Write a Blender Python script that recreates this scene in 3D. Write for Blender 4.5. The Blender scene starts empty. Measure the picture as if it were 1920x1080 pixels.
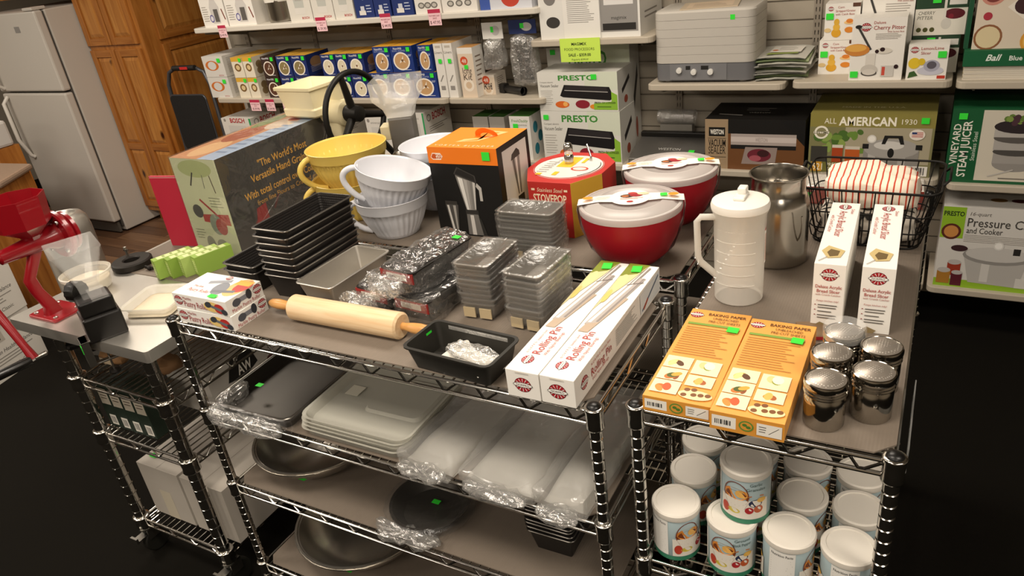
import bpy, math, random
from mathutils import Vector, Matrix, noise
random.seed(7)
PI = math.pi
C = bpy.context.scene.collection
SC = bpy.context.scene
# ---------------------------------------------------------------- camera
H = 1.85; FPX = 1400.0
CAMR = ((0.87496493, -0.12045134, 0.46896465), (0.46936809, 0.44878974, -0.76044813), (-0.11886953, 0.88548249, 0.4492113))
CAMP = Vector((0, 0, H))
cam = bpy.data.cameras.new('camera'); cam_o = bpy.data.objects.new('camera', cam); C.objects.link(cam_o)
cam.sensor_width = 36; cam.lens = 36 * FPX / 1920; cam.clip_start = 0.05
_m = Matrix(CAMR).to_4x4(); _m.translation = CAMP
cam_o.matrix_world = _m
SC.camera = cam_o
def ray(px, py):
    c = Vector((px - 960, -(py - 540), -FPX)); r = Matrix(CAMR) @ c
    return r
def AT(px, py, axis, val):
    d = ray(px, py); t = (val - CAMP[axis]) / d[axis]; return CAMP + d * t
def PZ(px, py, z): return AT(px, py, 2, z)
def PY(px, py, y): return AT(px, py, 1, y)
# ---------------------------------------------------------------- view + world + lights
SC.view_settings.view_transform = 'Standard'; SC.view_settings.look = 'None'
SC.view_settings.exposure = 0.42; SC.view_settings.gamma = 1.0; SC.view_settings.use_curve_mapping = False
w = bpy.data.worlds.new('world'); SC.world = w; w.use_nodes = True
w.node_tree.nodes['Background'].inputs[0].default_value = (1.0, 0.93, 0.84, 1); w.node_tree.nodes['Background'].inputs[1].default_value = 0.0
LIGHTS = [(x, y, 25) for x, y in ((-1.0, 0.3), (-3.4, 0.3), (-1.0, 2.2), (-3.4, 2.2), (1.2, 0.4), (-1.0, -1.7), (1.2, -1.7), (-3.4, -1.7), (-5.6, 1.4))]   # one kind of fixture, one power
CEIL = 2.75
for (lx, ly, e) in LIGHTS:
    l = bpy.data.lights.new('ceiling_lamp_offscreen', 'AREA'); l.shape = 'RECTANGLE'; l.size = 1.1; l.size_y = 0.5; l.energy = e; l.color = (1.0, 0.89, 0.76)
    o = bpy.data.objects.new('ceiling_lamp_offscreen', l); o.location = (lx, ly, CEIL - 0.07); C.objects.link(o)
# ---------------------------------------------------------------- materials
def lin(c):
    if isinstance(c, str):
        c = c.lstrip('#'); c = [int(c[i:i+2], 16) / 255 for i in (0, 2, 4)]
        c = [x / 12.92 if x <= 0.04045 else ((x + 0.055) / 1.055) ** 2.4 for x in c]
    return (c[0], c[1], c[2], 1)
_mats = {}
def M(name, col='#888888', rough=0.5, metal=0.0, var=0.0, scale=30, bump=0.0, bscale=200, alpha=1.0, trans=0.0, ior=1.45, coat=0.0, stretch=None, spec=0.5):
    if name in _mats: return _mats[name]
    m = bpy.data.materials.new(name); m.use_nodes = True; nt = m.node_tree; b = nt.nodes['Principled BSDF']
    b.inputs['Base Color'].default_value = lin(col); b.inputs['Roughness'].default_value = rough; b.inputs['Metallic'].default_value = metal
    b.inputs['Alpha'].default_value = alpha; b.inputs['Transmission Weight'].default_value = trans; b.inputs['IOR'].default_value = ior
    b.inputs['Coat Weight'].default_value = coat; b.inputs['Specular IOR Level'].default_value = spec
    if var or bump:
        tc = nt.nodes.new('ShaderNodeTexCoord'); mp = nt.nodes.new('ShaderNodeMapping'); nt.links.new(tc.outputs['Object'], mp.inputs[0])
        if stretch: mp.inputs['Scale'].default_value = stretch
    if var:
        n = nt.nodes.new('ShaderNodeTexNoise'); n.inputs['Scale'].default_value = scale; n.inputs['Detail'].default_value = 4; nt.links.new(mp.outputs[0], n.inputs['Vector'])
        mr = nt.nodes.new('ShaderNodeMapRange'); mr.inputs[3].default_value = 1 - var; mr.inputs[4].default_value = 1 + var; nt.links.new(n.outputs[0], mr.inputs[0])
        mx = nt.nodes.new('ShaderNodeVectorMath'); mx.operation = 'MULTIPLY'; mx.inputs[0].default_value = lin(col)[:3]; nt.links.new(mr.outputs[0], mx.inputs[1])
        nt.links.new(mx.outputs[0], b.inputs['Base Color'])
    if bump:
        n = nt.nodes.new('ShaderNodeTexNoise'); n.inputs['Scale'].default_value = bscale; n.inputs['Detail'].default_value = 3; nt.links.new(mp.outputs[0], n.inputs['Vector'])
        bp = nt.nodes.new('ShaderNodeBump'); bp.inputs['Strength'].default_value = bump; bp.inputs['Distance'].default_value = 0.003; nt.links.new(n.outputs[0], bp.inputs['Height']); nt.links.new(bp.outputs[0], b.inputs['Normal'])
    _mats[name] = m; return m
def ink(c, rough=0.45): return M('ink_%s_%d' % (c.lstrip('#'), int(rough * 100)), c, rough)
def wood_mat(name, c1, c2, axis=2, knots=True, scale=1.0, rough=0.35):
    if name in _mats: return _mats[name]
    m = bpy.data.materials.new(name); m.use_nodes = True; nt = m.node_tree; b = nt.nodes['Principled BSDF']; b.inputs['Roughness'].default_value = rough
    tc = nt.nodes.new('ShaderNodeTexCoord'); mp = nt.nodes.new('ShaderNodeMapping'); nt.links.new(tc.outputs['Object'], mp.inputs[0])
    s = [9 * scale] * 3; s[axis] = 0.7 * scale; mp.inputs['Scale'].default_value = s
    n = nt.nodes.new('ShaderNodeTexNoise'); n.inputs['Scale'].default_value = 2.2; n.inputs['Detail'].default_value = 6; n.inputs['Distortion'].default_value = 1.6; nt.links.new(mp.outputs[0], n.inputs['Vector'])
    cr = nt.nodes.new('ShaderNodeValToRGB'); cr.color_ramp.elements[0].position = .3; cr.color_ramp.elements[1].position = .7
    cr.color_ramp.elements[0].color = lin(c1); cr.color_ramp.elements[1].color = lin(c2); nt.links.new(n.outputs[0], cr.inputs[0])
    out = cr.outputs[0]
    if knots:
        mp2 = nt.nodes.new('ShaderNodeMapping'); nt.links.new(tc.outputs['Object'], mp2.inputs[0]); s2 = [5.0, 5.0, 5.0]; s2[axis] = 2.4; mp2.inputs['Scale'].default_value = s2
        v = nt.nodes.new('ShaderNodeTexVoronoi'); v.inputs['Scale'].default_value = 1.0; nt.links.new(mp2.outputs[0], v.inputs['Vector'])
        k = nt.nodes.new('ShaderNodeValToRGB'); k.color_ramp.elements[0].position = .05; k.color_ramp.elements[1].position = .11; nt.links.new(v.outputs['Distance'], k.inputs[0])
        mx = nt.nodes.new('ShaderNodeMix'); mx.data_type = 'RGBA'; nt.links.new(k.outputs[0], mx.inputs[0]); mx.inputs[6].default_value = lin('#3a1a0a'); nt.links.new(out, mx.inputs[7]); out = mx.outputs[2]
    nt.links.new(out, b.inputs['Base Color']); _mats[name] = m; return m
def film_mat(name, tint='#ffffff', glossy=0.22, milky=0.0, rough=0.12, bscale=45, bump=0.8):
    """thin clear plastic: transparent + glossy + a little diffuse"""
    if name in _mats: return _mats[name]
    m = bpy.data.materials.new(name); m.use_nodes = True; nt = m.node_tree; nt.nodes.clear()
    out = nt.nodes.new('ShaderNodeOutputMaterial'); tr = nt.nodes.new('ShaderNodeBsdfTransparent'); tr.inputs[0].default_value = lin(tint)
    gl = nt.nodes.new('ShaderNodeBsdfGlossy'); gl.inputs['Roughness'].default_value = rough; df = nt.nodes.new('ShaderNodeBsdfDiffuse'); df.inputs[0].default_value = lin('#e8e6e0')
    tc = nt.nodes.new('ShaderNodeTexCoord'); n = nt.nodes.new('ShaderNodeTexNoise'); n.inputs['Scale'].default_value = bscale; n.inputs['Detail'].default_value = 3; n.inputs['Distortion'].default_value = 1.0
    nt.links.new(tc.outputs['Object'], n.inputs['Vector']); bp = nt.nodes.new('ShaderNodeBump'); bp.inputs['Strength'].default_value = bump; bp.inputs['Distance'].default_value = 0.01
    nt.links.new(n.outputs[0], bp.inputs['Height']); nt.links.new(bp.outputs[0], gl.inputs['Normal'])
    lw = nt.nodes.new('ShaderNodeLayerWeight'); lw.inputs[0].default_value = 0.25; nt.links.new(bp.outputs[0], lw.inputs['Normal'])
    mr = nt.nodes.new('ShaderNodeMapRange'); mr.inputs[3].default_value = glossy; mr.inputs[4].default_value = min(1, glossy + .45); nt.links.new(lw.outputs['Facing'], mr.inputs[0])
    m1 = nt.nodes.new('ShaderNodeMixShader'); m1.inputs[0].default_value = milky; nt.links.new(tr.outputs[0], m1.inputs[1]); nt.links.new(df.outputs[0], m1.inputs[2])
    m2 = nt.nodes.new('ShaderNodeMixShader'); nt.links.new(mr.outputs[0], m2.inputs[0]); nt.links.new(m1.outputs[0], m2.inputs[1]); nt.links.new(gl.outputs[0], m2.inputs[2])
    nt.links.new(m2.outputs[0], out.inputs[0]); _mats[name] = m; return m
# ---------------------------------------------------------------- mesh builder
class MB:
    def __init__(s): s.v = []; s.f = []; s.fm = []; s.mats = []
    def mi(s, m):
        if m not in s.mats: s.mats.append(m)
        return s.mats.index(m)
    def add(s, vs, fs, m):
        o = len(s.v); s.v += [tuple(v) for v in vs]; k = s.mi(m)
        for f in fs: s.f.append(tuple(i + o for i in f)); s.fm.append(k)
        return s
    def box(s, x0, y0, z0, x1, y1, z1, m, faces=None):
        v = [(x0, y0, z0), (x1, y0, z0), (x1, y1, z0), (x0, y1, z0), (x0, y0, z1), (x1, y0, z1), (x1, y1, z1), (x0, y1, z1)]
        fs = [(0, 3, 2, 1), (4, 5, 6, 7), (0, 1, 5, 4), (1, 2, 6, 5), (2, 3, 7, 6), (3, 0, 4, 7)]
        if faces:   # dict of face name -> material
            nm = ['bottom', 'top', 'front', 'right', 'back', 'left']; o = len(s.v); s.v += v
            for n, f in zip(nm, fs): s.f.append(tuple(i + o for i in f)); s.fm.append(s.mi(faces.get(n, m)))
            return s
        return s.add(v, fs, m)
    def prism(s, pts, z0, z1, m, top=None, side=None):
        n = len(pts); v = [(p[0], p[1], z0) for p in pts] + [(p[0], p[1], z1) for p in pts]
        s.add(v, [tuple(range(n))[::-1]], m); o = len(s.v) - 2 * n
        s.f.append(tuple(range(o + n, o + 2 * n))); s.fm.append(s.mi(top or m))
        for i in range(n):
            j = (i + 1) % n; s.f.append((o + i, o + j, o + n + j, o + n + i)); s.fm.append(s.mi(side[i] if side else m))
        return s
    def rings(s, rs, m, closed=True, cap0=False, cap1=False):
        """rs: list of rings (lists of points, same length)"""
        n = len(rs[0]); v = [p for r in rs for p in r]; f = []
        for a in range(len(rs) - 1):
            for i in range(n if closed else n - 1):
                j = (i + 1) % n; f.append((a * n + i, a * n + j, (a + 1) * n + j, (a + 1) * n + i))
        if cap0: f.append(tuple(range(n))[::-1])
        if cap1: f.append(tuple(range((len(rs) - 1) * n, len(rs) * n)))
        return s.add(v, f, m)
    def lathe(s, prof, m, n=32, c=(0, 0, 0), fn=None, cap0=True, cap1=True, axis=None):
        rs = []
        for (r, z) in prof:
            ring = []
            for i in range(n):
                a = 2 * PI * i / n; rr = fn(r, z, a) if fn else r
                ring.append((c[0] + rr * math.cos(a), c[1] + rr * math.sin(a), c[2] + z))
            rs.append(ring)
        if axis is not None:   # rotate ring stack so that local z -> axis
            q = Vector((0, 0, 1)).rotation_difference(Vector(axis)); cc = Vector(c)
            rs = [[tuple(q @ (Vector(p) - cc) + cc) for p in r] for r in rs]
        return s.rings(rs, m, True, cap0, cap1)
    def tube(s, path, r, m, n=8, closed=False, cap=True):
        path = [Vector(p) for p in path]; L = len(path); rs = []; prev = None
        for i, p in enumerate(path):
            if closed: t = path[(i + 1) % L] - path[i - 1]
            else: t = path[min(i + 1, L - 1)] - path[max(i - 1, 0)]
            t = t.normalized() if t.length > 1e-9 else Vector((0, 0, 1))
            if prev is None:
                u = t.orthogonal().normalized()
            else:
                u = prev - t * prev.dot(t); u = u.normalized() if u.length > 1e-6 else t.orthogonal().normalized()
            prev = u; w_ = t.cross(u); rr = r[i] if isinstance(r, (list, tuple)) else r
            rs.append([tuple(p + (u * math.cos(2 * PI * k / n) + w_ * math.sin(2 * PI * k / n)) * rr) for k in range(n)])
        if closed: rs.append(rs[0]); return s.rings(rs, m)
        return s.rings(rs, m, True, cap, cap)
    def rod(s, a, b, r, m, n=6): return s.tube([a, b], r, m, n)
    def sphere(s, c, r, m, n=12, k=8, sc=(1, 1, 1)):
        rs = []
        for i in range(k + 1):
            a = PI * i / k; rr = max(1e-4, math.sin(a)) * r
            rs.append([(c[0] + rr * math.cos(2 * PI * j / n) * sc[0], c[1] + rr * math.sin(2 * PI * j / n) * sc[1], c[2] - math.cos(a) * r * sc[2]) for j in range(n)])
        return s.rings(rs, m, True, True, True)
    def mesh(s, name):
        me = bpy.data.meshes.new(name); me.from_pydata(s.v, [], s.f)
        for m in s.mats: me.materials.append(m)
        me.polygons.foreach_set('material_index', s.fm); me.update(); return me
    def build(s, name, parent=None, smooth=None, bevel=0, loc=None, rz=None):
        me = s.mesh(name)
        if smooth is not None:
            me.polygons.foreach_set('use_smooth', [True] * len(me.polygons)); me.set_sharp_from_angle(angle=math.radians(smooth))
        o = bpy.data.objects.new(name, me); C.objects.link(o)
        if parent is not None: o.parent = parent
        if loc is not None: o.location = loc
        if rz: o.rotation_euler = (0, 0, rz)
        if bevel:
            b = o.modifiers.new('bevel', 'BEVEL'); b.width = bevel; b.segments = 2; b.limit_method = 'ANGLE'
        return o
def tag(o, label=None, cat=None, group=None, kind=None):
    if label: o['label'] = label
    if cat: o['category'] = cat
    if group: o['group'] = group
    if kind: o['kind'] = kind
    return o
def thing(name, label, cat, loc=(0, 0, 0), rz=0, group=None):
    o = bpy.data.objects.new(name, None); C.objects.link(o); o.location = loc; o.rotation_euler = (0, 0, rz); o.empty_display_size = .05
    return tag(o, label, cat, group)
def dup(o, parent=None, loc=None, rz=None, label=None, group=None):
    c = o.copy(); C.objects.link(c); c.parent = parent
    if loc is not None: c.location = loc
    if rz is not None: c.rotation_euler = (0, 0, rz)
    if label: c['label'] = label
    if group: c['group'] = group
    for ch in list(o.children): dup(ch, c)
    return c
def rrect(w, d, r, k=4, cx=0, cy=0, z=0):
    pts = []
    for qx, qy, a0 in ((1, 1, 0), (-1, 1, 90), (-1, -1, 180), (1, -1, 270)):
        for i in range(k + 1):
            a = math.radians(a0 + 90 * i / k); pts.append((cx + qx * (w / 2 - r) + r * math.cos(a), cy + qy * (d / 2 - r) + r * math.sin(a), z))
    return pts
# ---------------------------------------------------------------- printed faces (flat print)
_txt = {}
def text_geo(s, bold=0.0):
    k = (s, bold)
    if k not in _txt:
        cu = bpy.data.curves.new('t', 'FONT'); cu.body = s; cu.size = 1.0; cu.resolution_u = 2; cu.fill_mode = 'FRONT'; cu.offset = bold
        ob = bpy.data.objects.new('t', cu); me = ob.to_mesh()
        v = [(p.co.x, p.co.y) for p in me.vertices]; f = [tuple(p.vertices) for p in me.polygons]
        ob.to_mesh_clear(); bpy.data.objects.remove(ob); bpy.data.curves.remove(cu)
        xs = [p[0] for p in v] or [0, 1]; _txt[k] = (v, f, min(xs), max(xs))
    return _txt[k]
class Face:
    """a sheet to print on; x right, y up in metres, drawn a hair proud of the surface"""
    def __init__(s, o, ux, uy, w, h, cyl=None, mapf=None):
        s.o, s.ux, s.uy = Vector(o), Vector(ux), Vector(uy); s.n = s.ux.cross(s.uy); s.w, s.h = w, h; s.mb = MB(); s.k = 0; s.cyl = cyl; s.mapf = mapf
    def p(s, x, y, off):
        if s.mapf: return s.mapf(x, y, off)
        if s.cyl:   # (radius, start angle)
            r, a0 = s.cyl; a = a0 + x / r
            return (s.o.x + (r + off) * math.cos(a), s.o.y + (r + off) * math.sin(a), s.o.z + y)
        return tuple(s.o + s.ux * x + s.uy * y + s.n * off)
    def draw(s, pts, faces, col):
        s.k += 1; off = 0.0003 + 0.00005 * s.k
        m = ink(col) if isinstance(col, str) else col
        s.mb.add([s.p(x, y, off) for x, y in pts], faces, m); return s
    def poly(s, pts, col): # fractions
        pts = [(u * s.w, v * s.h) for u, v in pts]; return s.draw(pts, [tuple(range(len(pts)))], col)
    def rect(s, u0, v0, u1, v1, col):
        n = 1 if not (s.cyl or s.mapf) else max(1, int(abs(u1 - u0) * s.w / 0.004))
        pts = []; f = []
        for i in range(n + 1):
            x = (u0 + (u1 - u0) * i / n) * s.w; pts += [(x, v0 * s.h), (x, v1 * s.h)]
        for i in range(n): f.append((2 * i, 2 * i + 2, 2 * i + 3, 2 * i + 1))
        return s.draw(pts, f, col)
    def ell(s, u, v, ru, rv, col, n=20, rot=0):  # ru, rv in metres
        x, y = u * s.w, v * s.h; c, sn = math.cos(rot), math.sin(rot); pts = []
        for i in range(n):
            a = 2 * PI * i / n; ex, ey = ru * math.cos(a), rv * math.sin(a); pts.append((x + ex * c - ey * sn, y + ex * sn + ey * c))
        return s.draw(pts, [tuple(range(n))], col)
    def line(s, a, b, t, col):
        x0, y0, x1, y1 = a[0] * s.w, a[1] * s.h, b[0] * s.w, b[1] * s.h; d = Vector((x1 - x0, y1 - y0)); 
        if d.length < 1e-6: return s
        nx, ny = -d.y / d.length * t / 2, d.x / d.length * t / 2
        return s.draw([(x0 + nx, y0 + ny), (x0 - nx, y0 - ny), (x1 - nx, y1 - ny), (x1 + nx, y1 + ny)], [(0, 1, 2, 3)], col)
    def text(s, t, u, v, hgt, col, align='c', rot=0, maxw=None, bold=0.0, shear=0.0, sx=1.0):
        vs, fs, x0, x1 = text_geo(t, bold); k = hgt / 0.73; kx = k * sx; wd = (x1 - x0) * kx
        if maxw and wd > maxw: kx *= maxw / wd; wd = maxw
        ofs = {'c': -wd / 2, 'l': 0, 'r': -wd}[align]; c, sn = math.cos(rot), math.sin(rot); pts = []
        for (a, b) in vs:
            x = (a - x0) * kx + ofs + shear * b * k; y = b * k - hgt / 2; pts.append((u * s.w + x * c - y * sn, v * s.h + x * sn + y * c))
        return s.draw(pts, fs, col)
    def greek(s, u0, v0, u1, v1, n, col, t=None):
        """rows of print too small to read"""
        rnd = random.Random(int(u0 * 1e3) + n); t = t or abs(v1 - v0) / n * 0.32
        pts = []; f = []
        for i in range(n):
            v = v1 - (v1 - v0) * (i + .5) / n; e = u0 + (u1 - u0) * rnd.uniform(.72, 1.0); o = len(pts)
            pts += [(u0 * s.w, (v - t / 2) * s.h), (e * s.w, (v - t / 2) * s.h), (e * s.w, (v + t / 2) * s.h), (u0 * s.w, (v + t / 2) * s.h)]; f.append((o, o + 1, o + 2, o + 3))
        return s.draw(pts, f, col)
    def bars(s, u0, v0, u1, v1, col='#222222', n=16):
        rnd = random.Random(n); x = u0; st = (u1 - u0) / n
        for i in range(n):
            s.rect(u0 + i * st, v0, u0 + i * st + st * rnd.uniform(.25, .8), v1, col) if i % 1 == 0 else None
        return s
    def logo(s, u, v, r):
        """red oval sunburst emblem with a white name band"""
        s.ell(u, v, r * 1.12, r, '#5a1418', 20); s.ell(u, v, r * 1.04, r * .92, '#a8202a', 20)
        for i in range(12):
            a = 2 * PI * i / 12; cx, cy = u * s.w, v * s.h
            s.draw([(cx + r * .35 * math.cos(a - .05), cy + r * .3 * math.sin(a - .05)), (cx + r * math.cos(a - .06), cy + r * .88 * math.sin(a - .06)), (cx + r * math.cos(a + .06), cy + r * .88 * math.sin(a + .06)), (cx + r * .35 * math.cos(a + .05), cy + r * .3 * math.sin(a + .05))], [(0, 1, 2, 3)], '#e8d8d4')
        s.ell(u, v, r * 1.3, r * .36, '#2b2b2b', 20); s.ell(u, v, r * 1.22, r * .29, '#f4f1ea', 20)
        return s.text('NORPRO', u, v, r * .3, '#222222', maxw=r * 2.0, bold=.01)
    def done(s, name, parent): return s.mb.build(name, parent)
def faces_of(w, d, h):
    return {'front': Face((-w/2, -d/2, 0), (1, 0, 0), (0, 0, 1), w, h), 'right': Face((w/2, -d/2, 0), (0, 1, 0), (0, 0, 1), d, h),
            'left': Face((-w/2, d/2, 0), (0, -1, 0), (0, 0, 1), d, h), 'back': Face((w/2, d/2, 0), (-1, 0, 0), (0, 0, 1), w, h),
            'top': Face((-w/2, -d/2, h), (1, 0, 0), (0, 1, 0), w, d), 'topr': Face((w/2, d/2, h), (-1, 0, 0), (0, -1, 0), w, d),
            'topE': Face((w/2, -d/2, h), (0, 1, 0), (-1, 0, 0), d, w), 'topW': Face((-w/2, d/2, h), (0, -1, 0), (1, 0, 0), d, w)}
def carton(name, label, w, d, h, loc, rz=0, col='#f0ede6', cols=None, cat='box', group=None, draw=None, bevel=0.0008, flaps=True):
    """a printed carton: body mesh (the thing itself) + print and sticker children"""
    mb = MB(); base = ink(col, .5); cm = {k: ink(c, .5) for k, c in (cols or {}).items()}
    mb.box(-w/2, -d/2, 0, w/2, d/2, h, base, faces=cm or None)
    o = mb.build(name, None, bevel=bevel, loc=loc, rz=rz); tag(o, label, cat, group)
    if draw:
        F = faces_of(w, d, h); draw(F, w, d, h)
        for k, f in F.items():
            if f.mb.v: f.done({'front': 'front_print', 'right': 'side_print', 'left': 'side_print', 'back': 'back_print'}.get(k, 'top_print'), o)
    return o
def sticker(o, face, u, v, w=0.022, h=0.018, col='#35e03a', rot=0.0):
    """green price sticker on a face of a thing"""
    c, sn = math.cos(rot), math.sin(rot); m = ink(col, .6); x, y = u * face.w, v * face.h
    mb = MB(); P = []
    for off in (0.0036, 0.0040):
        for (a, b) in ((-w/2, -h/2), (w/2, -h/2), (w/2, h/2), (-w/2, h/2)): P.append(face.p(x + a * c - b * sn, y + a * sn + b * c, off))
    mb.add(P, [(0, 3, 2, 1), (4, 5, 6, 7), (0, 1, 5, 4), (1, 2, 6, 5), (2, 3, 7, 6), (3, 0, 4, 7)], m)
    return mb.build('price_sticker', o)
def struct(name, mb, smooth=None, bevel=0):
    o = mb.build(name, None, smooth, bevel); o['kind'] = 'structure'; return o
# ================================================================ room
YW = 3.62; YS = 3.25     # slat wall face, shelf front edge
carpet = M('black_carpet', '#15130f', .95, var=.35, scale=350, bump=.7, bscale=900, spec=.1)
mb = MB(); mb.box(-8, -4, -0.05, 4, 6.5, 0, carpet); floor = struct('floor', mb)
plank_m = [wood_mat('floor_plank_%s' % k, a, b_, axis=0, knots=False, rough=.45) for k, a, b_ in (('warm', '#5a3f2b', '#7a5a40'), ('dark', '#4c3626', '#674a35'), ('pale', '#664a34', '#86664a'))]
me_cache = {}
for i in range(16):
    y0 = 2.05 + i * .125
    for j in range(4):
        x0 = -6.9 + j * 1.2 + (i % 3) * .4 - .4; x1 = min(x0 + 1.197, -2.75)
        if x1 - x0 < .1: continue
        mb = MB(); mb.box(x0, y0, 0.0, x1, y0 + .122, .006, plank_m[(i * 2 + j) % 3]); mb.build('plank', floor)
mb = MB(); mb.box(-8, -4, CEIL, 4, 6.5, CEIL + .1, M('ceiling_white', '#cfc8bc', .9, var=.05, scale=60)); struct('ceiling', mb)
wallm = M('wall_paint', '#b9ae9c', .85, var=.04, scale=8)
mb = MB(); mb.box(-8, 6.4, 0, 4, 6.5, CEIL, wallm); struct('wall_far', mb)
mb = MB(); mb.box(-8, -4, 0, -7.9, 6.4, CEIL, wallm); struct('wall_left', mb)
mb = MB(); mb.box(3.9, -4, 0, 4, 6.4, CEIL, wallm); struct('wall_right', mb)
mb = MB(); mb.box(-7.9, -4, 0, 3.9, -3.9, CEIL, wallm); struct('wall_front', mb)
# ceiling light fixtures (frame + diffuser) carrying the lamps
panel_w = M('lamp_frame', '#e8e6e0', .5)
for (lx, ly, e) in LIGHTS:
    t = thing('ceiling_light', 'long white ceiling light panel above the shop floor', 'light', (lx, ly, CEIL - .06), group='ceiling light panels')
    mb = MB(); mb.box(-.6, -.3, .0, .6, .3, .06, panel_w); mb.build('housing', t)
# slat wall: backing + slats with recessed joints
slat_m = M('slatwall_laminate', '#a39a8b', .6, var=.05, scale=250)
groove_m = slat_m
WX0, WX1 = -4.12, 1.6
mb = MB(); mb.box(WX0, YW + .012, 0, WX1, YW + .1, 2.5, groove_m); wall_back = struct('wall_back', mb)
SP = .0815
mb = MB(); mb.box(WX0, YW, 0, WX1, YW + .014, SP - .007, slat_m); slat_me = mb.mesh('slat')
for i in range(30):
    o = bpy.data.objects.new('slat', slat_me); C.objects.link(o); o.parent = wall_back; o.location = (0, 0, .05 + i * SP)
mb = MB(); mb.box(WX0 - .03, YW - .03, 0, WX0, YW + .1, 2.5, M('end_trim_white', '#cfc8bb', .5)); struct('trim_1', mb)
# slotted uprights
up_m = M('upright_grey', '#9a9184', .4, metal=.3); 
rail_me = None
for ux, wh in ((-3.98, 'at the pantry end of the slat wall'), (-3.4, 'behind the navy mug cartons'), (-2.83, 'behind the bowl scraper boxes'), (-2.22, 'behind the tall liner boxes'), (-1.63, 'behind the vacuum sealer cartons'), (-1.12, 'behind the grey dehydrator'), (-.5, 'beside the corn stripper boxes'), (.09, 'behind the book display'), (.7, 'past the end of the book display shelf')):
    t = thing('shelf_upright', 'slotted grey metal upright ' + wh, 'upright', (ux, YW - .012, 0), group='shelf uprights on the slat wall')
    if rail_me is None:   # channel with real slots cut through its face
        mb = MB()
        for xa, xb in ((-.016, -.009), (-.005, .005), (.009, .016)): mb.box(xa, 0, .1, xb, .002, 2.45, up_m)
        for xa in (-.016, .0145): mb.box(xa, .002, .1, xa + .0015, .012, 2.45, up_m)
        for xa in (-.009, .005):
            zs = [.1] + [q for k in range(71) for q in (.15 + k * .032, .168 + k * .032)] + [2.45]
            for za, zb in zip(zs[0::2], zs[1::2]): mb.box(xa, 0, za, xa + .004, .002, zb, up_m)
        rail_me = mb.mesh('rail')
    o = bpy.data.objects.new('rail', rail_me); C.objects.link(o); o.parent = t
# ================================================================ wire racks
chrome = M('chrome_rod', '#c9c6c0', .16, metal=1.0)
chrome_post = chrome
cap_m = M('black_cap', '#0c0b0a', .35)
rubber = M('caster_rubber', '#16150f', .6); zinc = M('zinc', '#b5b2ab', .3, metal=1.0)
def post_mesh(r, z0, z1, pitch):
    prof = [(r, z0)]; z = z0 + pitch
    while z < z1 - .01:
        prof += [(r, z - .0022), (r * .86, z - .001), (r * .86, z + .001), (r, z + .0022)]; z += pitch
    prof.append((r, z1)); mb = MB(); mb.lathe(prof, chrome_post, 16); return mb
def shelf_mesh(x0, x1, y0, y1, rod=.0036, gap=.028, wave=.094, pitch=.0254, cross='y', lower=True):
    mb = MB()
    def side(a, b):
        a, b = Vector(a), Vector(b); d = (b - a); L = d.length; d.normalize()
        mb.rod(a + Vector((0, 0, -.004)), b + Vector((0, 0, -.004)), rod * 1.15, chrome); mb.rod(a + Vector((0, 0, -gap - .004)), b + Vector((0, 0, -gap - .004)), rod * 1.15, chrome)
        n = max(2, round(L / wave)); s = L / n; pts = []
        for i in range(n):
            for t, z in ((.0, -.006), (.38, -.006), (.52, -gap), (.62, -gap), (.9, -.006)): pts.append(a + d * (s * (i + t)) + Vector((0, 0, z)))
        mb.tube(pts, rod * .8, chrome, 5)
    side((x0, y0, 0), (x1, y0, 0)); side((x0, y1, 0), (x1, y1, 0)); side((x0, y0, 0), (x0, y1, 0)); side((x1, y0, 0), (x1, y1, 0))
    if cross == 'y':
        n = int((x1 - x0) / pitch)
        for i in range(1, n): x = x0 + (x1 - x0) * i / n; mb.rod((x, y0, -.001), (x, y1, -.001), rod * .62, chrome, 5)
        for k in (1/3, 2/3): y = y0 + (y1 - y0) * k; mb.rod((x0, y, -.007), (x1, y, -.007), rod, chrome, 5)
    else:
        n = int((y1 - y0) / pitch)
        for i in range(1, n): y = y0 + (y1 - y0) * i / n; mb.rod((x0, y, -.001), (x1, y, -.001), rod * .62, chrome, 5)
        for k in (1/3, 2/3): x = x0 + (x1 - x0) * k; mb.rod((x, y0, -.007), (x, y1, -.007), rod, chrome, 5)
    return mb
def collar_mesh(r):
    mb = MB(); mb.lathe([(r * 1.32, -.04), (r * 1.42, -.036), (r * 1.3, -.02), (r * 1.45, .002), (r * 1.5, .006), (r * 1.4, .008), (r * 1.05, .008)], chrome_post, 16); return mb
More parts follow.
